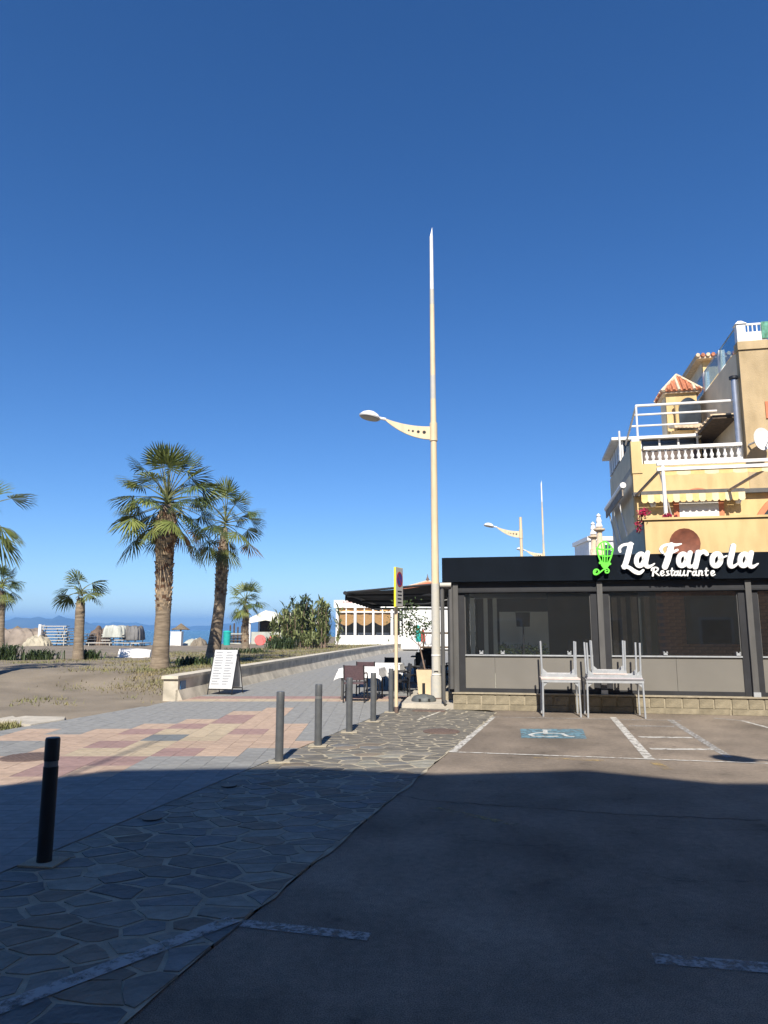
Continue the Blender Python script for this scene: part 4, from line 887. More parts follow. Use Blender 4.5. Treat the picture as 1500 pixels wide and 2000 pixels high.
# drain covers
for lab, (u, v), r_, z in (('round rusty manhole cover in the sunlit stone paving', (862, 1428), .30, .024), ('large round cover in the coloured pavers behind the black bollard', (58, 1478), .36, .020),
                      ('small round drain at the paving edge, nearer the shadow line', (447, 1534), .085, .024), ('small round drain at the paving edge, nearer the camera', (297, 1598), .085, .024)):
    p = G(u, v, .02); t = thing('manhole_cover', lab, 'manhole cover', (p.x, p.y, .001))
    MB().lathe([(r_, 0), (r_, z - .004), (r_ * .97, z)], 32).build('rim', IRON if r_ > .1 else BLACKM, t, True); g = MB()
    if r_ > .1:
        for i in range(-5, 6):
            l = math.sqrt(max(0, 1 - (i / 6) ** 2)) * r_ * .85; g.box((i * r_ / 6.2, 0, z + .0012), (r_ * .07, 2 * l, .003))
        g.build('tread_ribs', IRON, t)
p = G(838, 1388, .02); t = thing('manhole_cover', 'flat rusty rectangular cover at the terrace step', 'manhole cover', (p.x, p.y, .001), rad(-11)); MB().bb(-.33, .33, -.12, .12, 0, .024).build('lid', IRON, t)

# ================================================================== LOW WALL
WP = [(17.35, -4.86), (19.5, -4.60), (22.2, -4.18), (25.5, -3.74), (29.9, -3.14), (33.3, -2.72), (36.8, -2.25), (43, -1.36), (49.7, -.35), (56, .95), (62, 2.2), (72, 4.6)]
wall = thing('low_wall', 'long low whitewashed wall with cap curving along the promenade', 'wall', (-4.86, 17.35, 0))
def path(off): 
    o = []
    for i, (y, x) in enumerate(WP):
        a = WP[max(i - 1, 0)]; b = WP[min(i + 1, len(WP) - 1)]; d = Vector((b[1] - a[1], b[0] - a[0])).normalized(); o.append((x - d.y * off + 4.86, y + d.x * off - 17.35))
    return o
WH = .50
def wallmesh(o0, o1, z0, z1, y_first=0):
    A, B = path(o0), path(o1); m = MB()
    if y_first: A[0] = (A[0][0], A[0][1] - y_first); B[0] = (B[0][0], B[0][1] - y_first)
    vs = []; 
    for a, b in zip(A, B): vs += [(*a, z0), (*b, z0), (*b, z1), (*a, z1)]
    fs = [(0, 1, 2, 3)] + [tuple(4 * (len(A) - 1) + k for k in (3, 2, 1, 0))]
    for i in range(len(A) - 1):
        for k in range(4): fs.append((4 * i + k, 4 * i + 4 + k, 4 * i + 4 + (k + 1) % 4, 4 * i + (k + 1) % 4))
    return m.add(vs, fs)
def skirt():
    A, B, D_ = path(-.13), path(-.012), path(.05); m = MB(); vs = []
    for a, b, c in zip(A, B, D_): vs += [(*a, 0), (*c, 0), (*c, .25), (*b, .25)]
    fs = [(0, 1, 2, 3)]
    for i in range(len(A) - 1): fs += [(4 * i + 3, 4 * i + 7, 4 * i + 4, 4 * i), (4 * i + 2, 4 * i + 6, 4 * i + 7, 4 * i + 3)]
    return m.add(vs, fs)
skirt().build('sloped_skirt', WALLW, wall)
wallmesh(.0, .36, -.05, WH).build('wall_body', WALLW, wall); wallmesh(-.013, .40, WH + .002, WH + .075, .06).build('wall_cap', mat('cap_white', (.56, .51, .41), .85, .12, 3, .3, 40), wall)
MB().add([(.004, .12, .20), (.04, .45, .20), (.04, .45, .44), (.004, .12, .44), (.03, .118, .20), (.066, .448, .20), (.066, .448, .44), (.03, .118, .44)], [(3, 2, 1, 0), (4, 5, 6, 7), (0, 1, 5, 4), (1, 2, 6, 5), (2, 3, 7, 6), (3, 0, 4, 7)]).build('blue_plaque', BLUEP, wall)

# ================================================================== STACKED CAFE TABLES
def cafe_table(label, loc, rz, wx, wy, inverted=False, z0=0, h_=.72, top=None):
    t = thing('cafe_table', label, 'table', (loc[0], loc[1], z0), rz, 'aluminium tables stacked in the parking bay')
    def Z(z): return (h_ - z) if inverted else z
    def zz(a, b): return (min(Z(a), Z(b)), max(Z(a), Z(b)))
    a, b = zz(h_ - .022, h_); MB().bb(-wx / 2, wx / 2, -wy / 2, wy / 2, a, b).build('table_top', top or TTOP, t)
    a, b = zz(h_ - .075, h_ - .0225); fr = MB(); e = .03
    for bx_ in ((-wx / 2 + .01, wx / 2 - .01, -wy / 2 + .01, -wy / 2 + .01 + e), (-wx / 2 + .01, wx / 2 - .01, wy / 2 - .01 - e, wy / 2 - .01), (-wx / 2 + .01, -wx / 2 + .01 + e, -wy / 2 + .042, wy / 2 - .042), (wx / 2 - .01 - e, wx / 2 - .01, -wy / 2 + .042, wy / 2 - .042)): fr.bb(*bx_, a, b)
    fr.build('frame', ALU, t)
    for sx_ in (-1, 1):
        for sy_ in (-1, 1):
            x, y = sx_ * (wx / 2 - .03), sy_ * (wy / 2 - .03); fx_, fy_ = x + sx_ * .012, y + sy_ * .012
            lg = MB().tube([(x, y, Z(h_ - .076)), (fx_, fy_, Z(.0))], .019, 10).build('leg', ALU, t, True)
            MB().add(*[( [(x - sx_ * .0, y, Z(h_ - .077)), (x - sx_ * .10, y, Z(h_ - .077)), (x, y, Z(h_ - .17)), (x, y + .008, Z(h_ - .077)), (x - sx_ * .10, y + .008, Z(h_ - .077)), (x, y + .008, Z(h_ - .17))], [(0, 1, 2), (5, 4, 3), (0, 3, 4, 1), (1, 4, 5, 2), (2, 5, 3, 0)])][0]).build('gusset', ALU, lg)
a = -ANG
def rp2(s, v): q = FR.O + EU * s + EV * v; return (q.x, q.y)
cafe_table('upright square aluminium table, left stack, standing on the asphalt', (3.47, 14.52), a + .03, .74, .66)
cafe_table('inverted square table lying on top of the left stack', (3.46, 14.53), a - .02, .70, .62, True, .722, .70)
cafe_table('upright wide aluminium table, right stack, standing on the asphalt', (4.46, 14.33), a + .02, 1.08, .66, top=mat('table_top_grey', (.20, .20, .21), .5, .1, 5))
cafe_table('lower inverted wide table on top of the right stack', (4.47, 14.33), a, 1.02, .60, True, .722, .68, mat('table_top_lilac', (.48, .44, .46), .5, .06, 5))
cafe_table('upper inverted small table resting in the legs of the right stack', (4.40, 14.37), a - .05, .66, .50, True, .80, .64)

# ================================================================== TERRACE CHAIRS, TABLES, AWNING, PLANTER
def chair(label, loc, rz, m_=WICK, group='terrace chairs'):
    t = thing('terrace_chair', label, 'chair', loc, rz, group)
    MB().box((0, 0, .43), (.46, .44, .035)).build('seat', m_, t)
    bk = MB()
    for i in range(9):                                        # curved woven backrest
        u0 = -1 + 2 * i / 9; u1 = -1 + 2 * (i + 1) / 9; y0, y1 = -.21 - .035 * (1 - u0 * u0), -.21 - .035 * (1 - u1 * u1)
        bk.add([(u0 * .23, y0, .50), (u1 * .23, y1, .50), (u1 * .225, y1 - .055, .83), (u0 * .225, y0 - .055, .83), (u0 * .23, y0 + .02, .50), (u1 * .23, y1 + .02, .50), (u1 * .225, y1 - .035, .83), (u0 * .225, y0 - .035, .83)], [(3, 2, 1, 0), (4, 5, 6, 7), (0, 1, 5, 4), (2, 3, 7, 6), (0, 4, 7, 3), (1, 2, 6, 5)])
    bk.build('backrest', m_, t)
    for s_ in (-1, 1):
        MB().tube([(s_ * .24, -.24, 0), (s_ * .235, -.215, .43), (s_ * .23, -.27, .84)], .015, 8).build('rear_leg', CHBK, t, True); MB().tube([(s_ * .26, .22, 0), (s_ * .25, .20, .44), (s_ * .25, .18, .63)], .015, 8).build('front_leg', CHBK, t, True)
        MB().tube([(s_ * .245, .21, .63), (s_ * .25, .0, .655), (s_ * .235, -.23, .65)], .018, 8).build('arm_rest', m_, t, True)
        MB().tube([(s_ * .245, .2, .22), (s_ * .24, -.22, .22)], .009, 6).build('stretcher', CHBK, t)
    return t
def cloth_table(lab1, lab2, loc, rz, s=.80):
    t = thing('terrace_table', lab1, 'table', loc, rz, 'terrace tables under the awning')
    MB().bb(-s / 2, s / 2, -s / 2, s / 2, .70, .73).build('table_top', WOODD, t)
    for q in ((-1, -1), (1, -1), (1, 1), (-1, 1)): MB().tube([(q[0] * (s / 2 - .05), q[1] * (s / 2 - .05), 0), (q[0] * (s / 2 - .05), q[1] * (s / 2 - .05), .7)], .02, 8).build('leg', FRAMEL, t, True)
    m = MB(); n = 26; e = s / 2 + .24; vs = []
    for j in range(n + 1):
        for i in range(n + 1):
            x, y = lerp(-e, e, i / n), lerp(-e, e, j / n); h2 = s / 2 + .012; ox, oy = max(0, abs(x) - h2), max(0, abs(y) - h2); o_ = max(ox, oy) + .35 * min(ox, oy)
            fold = .025 * math.sin((x - y) * 21) * min(1, o_ / .15)
            X = math.copysign(min(abs(x), h2) + ox * .16 + (fold + (.06 * min(ox, oy) / .2) if ox else 0), x); Y = math.copysign(min(abs(y), h2) + oy * .16 + (fold + (.06 * min(ox, oy) / .2) if oy else 0), y)
            vs.append((X, Y, .736 - o_ * .96))
    m.add(vs, [(j * (n + 1) + i, j * (n + 1) + i + 1, (j + 1) * (n + 1) + i + 1, (j + 1) * (n + 1) + i) for j in range(n) for i in range(n)])
    o = m.build('tablecloth', CLOTH, None, True, loc=loc, rz=rz); tag(o, lab2, 'tablecloth', 'white tablecloths on the terrace')
chair('plum terrace chair nearest the camera, back turned', (-.66, 16.95, .017), rad(-6))
cloth_table('nearest terrace table hidden under its cloth', 'white cloth on the nearest terrace table', (-.52, 17.75, .017), rad(-10), .92)
chair('plum terrace chair behind the nearest table', (-.42, 18.75, .017), rad(-10))
chair('dark chair at the right side of the nearest terrace table', (.36, 17.5, .017), rad(95), CHBK)
cloth_table('second terrace table hidden under its cloth', 'white cloth on the second terrace table', (.0, 19.75, .017), rad(-8), .92)
chair('black chair behind the second terrace table', (.22, 21.2, .017), rad(172), CHBK); chair('black chair at the right side of the second terrace table', (.80, 19.7, .017), rad(100), CHBK)
k = 0
ordn = ['first', 'second', 'third', 'fourth', 'fifth', 'sixth']
for Y in (22.6, 25.2, 27.8):
    for X in (.62 + (Y - 22) * .10, 2.0 + (Y - 22) * .12):
        side = 'promenade' if X < 1.6 else 'restaurant'; nm = {22.6: 'front', 25.2: 'middle', 27.8: 'back'}[Y]
        zf = .017 if X < 1.2 and Y > 99 else .112
        t = thing('dark_terrace_table', f'bare dark table in the {nm} row under the awning, {side} side', 'table', (X + .55, Y, zf), rad(-6), 'dark tables deep under the awning')
        MB().bb(-.38, .38, -.38, .38, .71, .74).build('table_top', CHBK, t); MB().lathe([(.22, 0), (.22, .02), (.03, .04), (.03, .71)], 12).build('pedestal', CHBK, t, True)
        for s_, fc in ((-1, 'near'), (1, 'far')): chair(f'black chair on the {fc} side of the {nm}-row {side}-side dark table', (X + .55 + s_ * .05, Y + s_ * .62, zf), rad(0 if s_ < 0 else 180), CHBK, 'black chairs deep under the awning')
chair('black chair beside the planter on the terrace step', (1.75, 18.6, .112), rad(80), CHBK); chair('black chair just behind the drain pipe', (2.0, 19.9, .112), rad(20), CHBK)
# black awning
awn = thing('terrace_awning', 'large black fabric awning reaching from the restaurant over the terrace', 'awning', (1.6, 16.7, 0))
def ap(u, v, Y): p = AT(u, v, Y); return Vector((p.x - 1.6, p.y - 16.7, p.z))
c1, c2 = ap(674, 1156, 18.4), ap(742, 1184, 29); c3, c4 = ap(872, 1139, 17.6), Vector((c2.x + 4.2, 13.2, 2.75))
m = MB(); n = 12; vs = []
for j in range(n + 1):
    for i in range(9):
        s, u = i / 8, j / n; p = c1.lerp(c3, s).lerp(c2.lerp(c4, s), u); p.z -= .05 * math.sin(math.pi * s) + .035 * abs(math.sin(u * 4 * math.pi)) * math.sin(math.pi * s); vs.append(p)
fs = [(j * 9 + i, j * 9 + i + 1, (j + 1) * 9 + i + 1, (j + 1) * 9 + i) for j in range(n) for i in range(8)]
m.add(vs, fs); m.add([p + Vector((0, 0, -.006)) for p in vs], [f[::-1] for f in fs]); m.build('fabric', FABK, awn, True)
MB().tube([c1 + Vector((0, -.05, -.03)), c2], .05, 8).build('front_bar', BLACKM, awn); MB().tube([c1 + Vector((0, 0, -.02)), c3], .03, 8).build('side_bar', BLACKM, awn)
for u in (.0, .33, .66, .98):
    a_, b_ = c1.lerp(c2, u), c3.lerp(c4, u); MB().tube([a_ + Vector((.05, .05, -.1)), a_.lerp(b_, .5) + Vector((0, .5, -.17)), b_ + Vector((-.1, .1, -.28))], .035, 6).build('folding_arm', BLACKM, awn)
m = MB()
for i in range(24):
    a_, b_ = c1.lerp(c2, i / 24), c1.lerp(c2, (i + 1) / 24); q = Vector((0, 0, -.05)); m.add([a_ + q, b_ + q, b_ + q * (4.6 if i % 2 else 4.0), a_ + q * (4.6 if (i - 1) % 2 else 4.0)], [(0, 1, 2, 3)])
m.build('valance', FABK, awn)
hp_ = c1.lerp(c2, .78) + Vector((.05, 0, -.14)); MB().lathe([(.03, .1), (.10, .06), (.22, -.02), (.20, -.05)][::-1], 14, hp_).build('patio_heater', ALU, awn, True)
MB().tube([ap(783, 1180, 18.6), ap(830, 1179, 18.4), ap(876, 1171, 17.6)], .012, 5).build('cable', LGREY, awn)
# planter with a thin bare tree
p = G(831, 1358, .11); t = thing('tree_planter', 'tapered cream planter holding a thin bare leaning tree', 'planter', (p.x, p.y, .112), rad(-8))
MB().box((0, 0, .30), (.30, .30, .60), taper=1.32).build('pot', POT, t); MB().box((0, 0, .602), (.34, .34, .01)).build('soil', WOODD, t)
def pb(u, v): q = AT(u, v, p.y); return Vector((q.x - p.x, 0, q.z - .112))
MB().tube([pb(832, 1318), pb(826, 1290), pb(820, 1262)], [.022, .018, .015], 6).build('trunk', BARK, t)
for q in ([(820, 1262), (806, 1250), (797, 1244), (786, 1245)], [(806, 1250), (800, 1236), (790, 1226)], [(820, 1262), (828, 1248), (836, 1236)], [(820, 1262), (812, 1240), (808, 1226)]): MB().tube([pb(*z) for z in q], [.012, .009, .006, .005][:len(q)], 5).build('branch', BARK, t)
leaves('crown', SHRUB, t, [(pb(792, 1205), .35), (pb(798, 1225), .28), (pb(800, 1188), .22), (pb(832, 1222), .14), (pb(808, 1232), .16)], 420, .045)
# parasol base
p = G(827, 1368, .11); t = thing('parasol_base', 'empty dark grey parasol base in front of the planter', 'parasol base', (p.x, p.y - .15, .112))
MB().lathe([(.27, 0), (.27, .05), (.22, .11), (.10, .14), (.05, .15)], 22).build('base', mat('base_grey', (.10, .11, .11), .6, .15, 12), t, True); MB().tube([(0, 0, .14), (0, 0, .38)], .032, 12).build('socket', BLACKM, t, True)
for s_ in (-.1, .1): MB().box((s_, -.245, .05), (.05, .06, .04)).build('grip', BLACKM, t)

# ================================================================== PALMS
def frond(m_, elev, az, Lp, Rf, droop, n=26, dead=False):
    """one fan leaf: petiole plus blade segments, in world orientation, origin at the crown"""
    m = MB(); d = Vector((math.cos(az) * math.cos(elev), math.sin(az) * math.cos(elev), math.sin(elev))); pts = []
    for i in range(6):
        t = i / 5; pts.append(d * Lp * t + Vector((0, 0, -droop * Lp * t * t * .55)))
    m.cur = 1; m.tube(pts, [.030, .024, .020, .016, .013, .010], 4, False); m.cur = 0
    tip = pts[-1]; f = (pts[-1] - pts[-2]).normalized(); side = f.cross(Vector((0, 0, 1)))
    side = side.normalized() if side.length > .05 else Vector((-math.sin(az), math.cos(az), 0)); nr = side.cross(f).normalized()
    tw = R.uniform(-.5, .5); side, nr = side * math.cos(tw) + nr * math.sin(tw), nr * math.cos(tw) - side * math.sin(tw)
    sp_ = rad(R.uniform(75, 112)) * (.5 if dead else 1); fold = R.uniform(.3, .8)
    for i in range(n):
        a = lerp(-sp_, sp_, (i + .5) / n); dr = f * math.cos(a) + side * math.sin(a) - nr * fold * abs(math.sin(a)) * .6; dr.normalize()
        l = Rf * (.72 + .28 * math.cos(a * .8)) * R.uniform(.88, 1.08); wv = dr.cross(nr).normalized(); hw1 = l * .5 * math.tan(sp_ / n) * 1.08; z = Vector((0, 0, 1))
        p1 = tip + dr * l * .5 - z * droop * .10 * l + nr * (.03 * (1 if i % 2 else -1)); p2 = tip + dr * l * .80 - z * (droop * .30 * l + (.25 * l if dead else 0)); p3 = tip + dr * l * .97 - z * (droop * .62 * l * R.uniform(.6, 1.4) + (.4 * l if dead else 0))
        m.add([tip, p1 - wv * hw1, p1 + wv * hw1, p2 - wv * hw1 * .62, p2 + wv * hw1 * .62, p3], [(0, 1, 2), (1, 3, 4, 2), (3, 5, 4)])
    return m
def palm(label, base, pts, rad_pts, boots, n_fr, Lp, Rf, seed, skirt=0, spec=None, n=26):
    """pts: trunk centre line relative to the base; boots: (z0, z1) range with old leaf bases"""
    global R
    R = random.Random(seed); t = thing('fan_palm', label, 'palm tree', base, 0, 'fan palms on the beach edge')
    # resample the trunk
    P = catmull([(*p, r_) for p, r_ in zip(pts, rad_pts)], 8); cr = Vector(P[-1][:3]); P = [q for q in P if q[2] < cr.z - .14]
    MB().tube([q[:3] for q in P], [q[3] * (1 + R.uniform(-.025, .025)) for q in P], 14).build('trunk', TRUNK, t, True)
    z0, z1 = boots; bm = MB(); ga = 0; z = z0
    while z < z1:
        i = min(range(len(P)), key=lambda k: abs(P[k][2] - z)); c = Vector((P[i][0], P[i][1], z)); r_ = P[i][3]; ga += 2.399; z += .0155 * (.25 / max(.12, r_))
        for s in (0,):
            a = ga + R.uniform(-.15, .15); o = Vector((math.cos(a), math.sin(a), 0)); tg = Vector((-o.y, o.x, 0)); w_ = r_ * R.uniform(.24, .36); hh = r_ * R.uniform(.45, .7); ex = r_ * R.uniform(.12, .30)
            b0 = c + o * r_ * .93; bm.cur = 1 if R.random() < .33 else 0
            bm.add([b0 - tg * w_, b0 + tg * w_, b0 + o * ex + tg * w_ * .55 + Vector((0, 0, hh)), b0 + o * ex - tg * w_ * .55 + Vector((0, 0, hh)), b0 + tg * w_ * .8 + Vector((0, 0, hh * .9)), b0 - tg * w_ * .8 + Vector((0, 0, hh * .9))], [(0, 1, 2, 3), (1, 4, 2), (0, 3, 5), (3, 2, 4, 5)])
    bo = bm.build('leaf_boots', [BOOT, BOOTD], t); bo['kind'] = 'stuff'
    fr = spec or []
    if not spec:
        for i in range(n_fr):
            u = (i + .5) / n_fr; fr.append((rad(lerp(84, -34, u ** .88)) + R.uniform(-.12, .12), i * 2.399 + R.uniform(-.3, .3)))
    for i, (e, a) in enumerate(fr):
        m_ = LEAF if R.random() < .55 else LEAFY
        if e < -.3 and R.random() < .10: m_ = LEAFB
        elif e < .25 and R.random() < .5: m_ = LEAFY
        o = frond(m_, e, a, Lp * R.uniform(.85, 1.1), Rf * R.uniform(.85, 1.1), R.uniform(.18, .5) * (1 if e < 1 else .4), n).build('frond', [m_, PETI], t); o.location = cr + Vector((0, 0, .10 - Lp * .36 * (i / max(1, len(fr))) ** 1.3))
    for i in range(skirt):
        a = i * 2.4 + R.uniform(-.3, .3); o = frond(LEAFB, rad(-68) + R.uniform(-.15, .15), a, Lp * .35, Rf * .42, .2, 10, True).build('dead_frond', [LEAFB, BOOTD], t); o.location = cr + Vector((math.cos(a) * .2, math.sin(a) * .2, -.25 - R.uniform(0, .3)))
    return t
def gz(x, y): return sand_z(x, y)
def pal(u, vb, Y, crown_uv, mids, widths):
    b = AT(u, vb, Y); zb = gz(b.x, Y) - .03; base = Vector((b.x, Y, zb)); pts = [Vector((0, 0, 0))]
    for q in mids + [crown_uv]: p = AT(q[0], q[1], Y); pts.append(Vector((p.x - base.x, 0, p.z - base.z)))
    return base, pts, [wpx * Y / F_PX / 2 for wpx in widths]
Y = 22.5; b, pts, rr = pal(311, 1312, Y, (327, 975), [(314, 1270), (319, 1190), (321, 1100), (325, 1020)], [39, 32, 29, 33, 35, 15])
palm('tallest thick fan palm in the middle of the bed', b, pts, rr, (AT(319, 1195, Y).z - b.z, AT(325, 1005, Y).z - b.z), 52, 1.22, .84, 11, 7)
Y = 27; b, pts, rr = pal(414, 1292, Y, (440, 1018), [(421, 1245), (430, 1170), (434, 1100)], [32, 25, 22, 22, 9])
palm('second tall fan palm, leaning right behind the A-board', b, pts, rr, (AT(430, 1170, Y).z - b.z, AT(438, 1035, Y).z - b.z), 24, 1.05, .8, 23, 2)
Y = 29; b, pts, rr = pal(152, 1291, Y, (159, 1158), [(154, 1250), (157, 1185)], [22, 18, 17, 6])
palm('short fan palm with a sparse crown left of the tallest palm', b, pts, rr, (AT(157, 1186, Y).z - b.z, AT(158, 1160, Y).z - b.z), 0, .55, .75, 5, 0, [(rad(e), a) for e, a in ((62, 2.5), (50, .5), (25, 3.6), (18, .1), (-5, 3.1), (-8, 6.2), (30, 4.7), (20, 1.6), (10, 2.9), (8, 5.6), (70, 4.2))], 20)
Y = 37; b, pts, rr = pal(480, 1278, Y, (480, 1175), [(479, 1240), (480, 1200)], [17, 13, 12, 5])
palm('small fan palm with an upright crown right of the A-board', b, pts, rr, (AT(480, 1255, Y).z - b.z, AT(480, 1182, Y).z - b.z), 16, .55, .72, 31, 0, None, 20)
Y = 31; b, pts, rr = pal(1, 1270, Y, (4, 1145), [(1, 1230), (3, 1180)], [18, 14, 12, 5])
palm('short bushy fan palm cut off by the left edge of the view', b, pts, rr, (AT(2, 1175, Y).z - b.z, AT(4, 1150, Y).z - b.z), 20, .45, .62, 41, 0, None, 22)
Y = 19.5; b, pts, rr = pal(-52, 1320, Y, (-42, 1000), [(-48, 1240), (-44, 1120)], [34, 28, 27, 10])
palm('palm outside the left edge with two fronds reaching into view', b, pts, rr, (AT(-58, 1150, Y).z - b.z, AT(-58, 1020, Y).z - b.z), 0, .85, .88, 57, 0, [(rad(e), a_) for e, a_ in ((24, .05), (-30, -.15), (-45, .1), (48, 2.2), (70, 3.1), (30, 2.8), (10, 3.4), (-20, 3.0), (-30, 2.3), (20, 4.1), (45, 4.4), (-10, 4.2), (-35, 3.9), (60, 1.7), (0, 2.0))])
R = random.Random(99)

# ================================================================== BEACH SHRUBS, WEEDS, BANANA CLUMP
def strap_clump(label, u, v, Y, n, hgt, spread, m_=SHRUB, name='agave_clump'):
    p = AT(u, v, Y); z = gz(p.x, Y) - .02; t = thing(name, label, 'shrub', (p.x, Y, z), 0, 'low shrubs on the beach')
    m = MB()
    for i in range(n):
        o = Vector((R.gauss(0, spread), R.gauss(0, spread * .5), 0)); a = R.uniform(0, 6.28); d = Vector((math.cos(a), math.sin(a), 0)); h_ = hgt * R.uniform(.5, 1.1); le = R.uniform(.15, .6) * h_; s = Vector((-d.y, d.x, 0)) * R.uniform(.012, .03); le *= 1.7
        p1, p2 = o + d * le * .45 + Vector((0, 0, h_ * .75)), o + d * le + Vector((0, 0, h_ * R.uniform(.4, 1))); m.add([o - s, o + s, p1 + s, p1 - s, p2], [(0, 1, 2, 3), (3, 2, 4)])
    m.build('leaves', m_, t); return t
strap_clump('dark spiky shrub at the left edge of the beach', 12, 1292, 29, 170, .75, .28)
strap_clump('wide low green shrub left of the short palm', 76, 1290, 29.5, 190, .5, .38)
strap_clump('spiky dark shrub just right of the short palm trunk', 176, 1289, 29.5, 130, .55, .2)
strap_clump('green shrub at the foot of the leaning palm', 385, 1305, 25, 200, .38, .35)
strap_clump('low dark shrub under the small upright palm', 478, 1288, 36.5, 200, .35, .6)
strap_clump('round dark green bush left of the banana clump', 552, 1268, 45, 420, 1.0, .45, SHRUB, 'round_bush')
# weeds: one mass nobody could count
m = MB()
def blade(x, y, h_, sp):
    z = gz(x, y) - .01; a = R.uniform(0, 6.28); d = Vector((math.cos(a), math.sin(a), 0)); s = Vector((-d.y, d.x, 0)) * R.uniform(.006, .016); o = Vector((x, y, z)); m.add([o - s, o + s, o + d * sp * h_ + Vector((0, 0, h_))], [(0, 1, 2)])
cl = []
for _ in range(400):
    y = R.uniform(18.8, 40); d = R.uniform(.55, 1 + (y - 17) * .36 + R.random() ** 3 * 4); cl.append((edge_x(y) - d, y, R.uniform(.15, .5)))
for _ in range(34): y = R.uniform(26, 30); cl.append((R.uniform(-14, -7), y, R.uniform(.15, .5)))
for u, v in ((60, 1355), (70, 1357), (50, 1357), (118, 1350), (40, 1362), (80, 1352), (130, 1358), (250, 1345), (270, 1330), (300, 1350)):
    q = G(u, v, .25); cl.append((q.x, q.y, .16))
for cx, cy, rr_ in cl:
    dens = int(R.choice((15, 40, 75)) * rr_ / .3)
    for _ in range(dens): blade(cx + R.gauss(0, rr_), cy + R.gauss(0, rr_), R.uniform(.03, .11), R.uniform(.3, 1.4))
for _ in range(1600):                                            # tuft at the left edge by the pavers
    q = G(R.uniform(-70, 40), R.uniform(1413, 1430), .02)
    if q.x < edge_x(q.y) - .05: blade(q.x, q.y, R.uniform(.04, .13), R.uniform(.3, 1))
for _ in range(9000):
    y = R.uniform(40, 60); blade(edge_x(y) - R.uniform(.5, 7), y, R.uniform(.04, .14), R.uniform(.3, 1))
o = m.build('weeds', WEED); o['kind'] = 'stuff'; o['label'] = 'dry yellow-green weeds covering the bed behind the low wall'
# banana and cane clump
def cane(label, u, v, Y, hgt, n, spread, m_, lf=.9):
    p = AT(u, v, Y); z = gz(p.x, Y); t = thing('banana_plant', label, 'plant', (p.x, Y, z), 0, 'tall leafy clump by the white beach bar'); st_ = MB(); lv = MB()
    for i in range(n):
        b0 = Vector((R.gauss(0, spread), R.gauss(0, spread), 0)); h_ = hgt * R.uniform(.55, 1); tp = b0 + Vector((R.gauss(0, .2), R.gauss(0, .2), h_ * .8)); st_.tube([b0, tp], [.03, .015], 5)
        for k in range(42):
            o = b0.lerp(tp, R.uniform(.08, 1.05)); a = R.uniform(0, 6.28); d = Vector((math.cos(a), math.sin(a), 0)); l = lf * R.uniform(.45, 1); s = Vector((-d.y, d.x, 0)) * l * .10; q1 = o + d * l * .3 + Vector((0, 0, l * R.uniform(.35, .7))); q2 = o + d * l * .6 + Vector((0, 0, l * R.uniform(.1, 1.1)))
            lv.add([o, q1 - s, q1 + s, q2 + Vector((0, 0, -.1)), ], [(0, 1, 2), (1, 3, 2)])
    st_.build('stems', BARK, t); lv.build('leaves', m_, t)
cane('left light green cane plant of the leafy clump', 572, 1258, 48, 3.3, 13, .5, SHRUB2)
cane('tallest pointed dark green plant of the leafy clump', 592, 1258, 49, 4.0, 12, .35, SHRUB)
cane('right green cane plant of the leafy clump', 628, 1258, 48, 3.5, 14, .45, SHRUB2)
cane('middle light green cane plant of the leafy clump', 603, 1258, 50, 3.4, 14, .45, SHRUB2)
cane('left rear pale cane plant of the leafy clump', 560, 1258, 51, 2.6, 12, .4, SHRUB2)
cane('broad-leaved low plant in front of the leafy clump', 612, 1268, 45, 1.0, 8, .35, SHRUB2, .6)

# ================================================================== BEACH THINGS
def heap(name, label, cat, u0, u1, vt, vb, Y, m_, seed, flat=.5, dep=1.5, lump=.12, zo=0):
    r_ = random.Random(seed); p0, p1 = AT(u0, vb, Y), AT(u1, vb, Y); top = AT(u0, vt, Y).z; cx = (p0.x + p1.x) / 2; zg = gz(cx, Y) - .03 + zo; w_ = (p1.x - p0.x) / 2; h_ = top - zg
    m = MB(); n = 40; vs = []
    for j in range(n + 1):
        for i in range(n + 1):
            x, y = lerp(-1, 1, i / n), lerp(-1, 1, j / n); e = max(abs(x), abs(y)); q = (abs(x) ** 4 + abs(y) ** 4) ** .25; k_ = max(0, 1 - q ** (1 / max(.05, 1 - flat))); k_ = k_ ** .6
            z = h_ * k_ * (1 + lump * math.sin(x * 7 + seed) * math.cos(y * 5 + seed * 2)) + (lump * .25 * r_.uniform(-1, 1) * h_ * (k_ > 0)); fo_ = 1 + .10 * abs(math.sin(math.atan2(y, x) * (7 + seed % 3) + seed + 2 * math.sin(3 * x + seed))) * (q > .35) + .02 * r_.uniform(-1, 1); z += .07 * h_ * math.sin(11 * x + 5 * math.sin(4 * y + seed)) * (0 < k_ < .97); vs.append((x * w_ * fo_, y * dep * fo_, max(0, z)))
    m.add(vs, [(j * (n + 1) + i, j * (n + 1) + i + 1, (j + 1) * (n + 1) + i + 1, (j + 1) * (n + 1) + i) for j in range(n) for i in range(n)])
    o = m.build(name, m_, None, True, loc=(cx, Y, zg)); return tag(o, label, cat)
heap('tarp_heap', 'long brown tarpaulin-covered heap of beach gear at the left', 'covered heap', 2, 84, 1228, 1262, 56, TARP, 3, .8, 1.4, .05)
heap('tarp_heap', 'dark brown rounded heap right of the short palm', 'covered heap', 176, 210, 1226, 1258, 58, mat('tarp_dark', (.16, .115, .085), .9, .2, 2, .5, 8), 5, .4, 1.2)
heap('covered_stack', 'pale plastic-covered block of folded beach beds', 'covered stack', 207, 247, 1222, 1258, 55.5, COVW, 8, .9, 1.05, .04, .72)
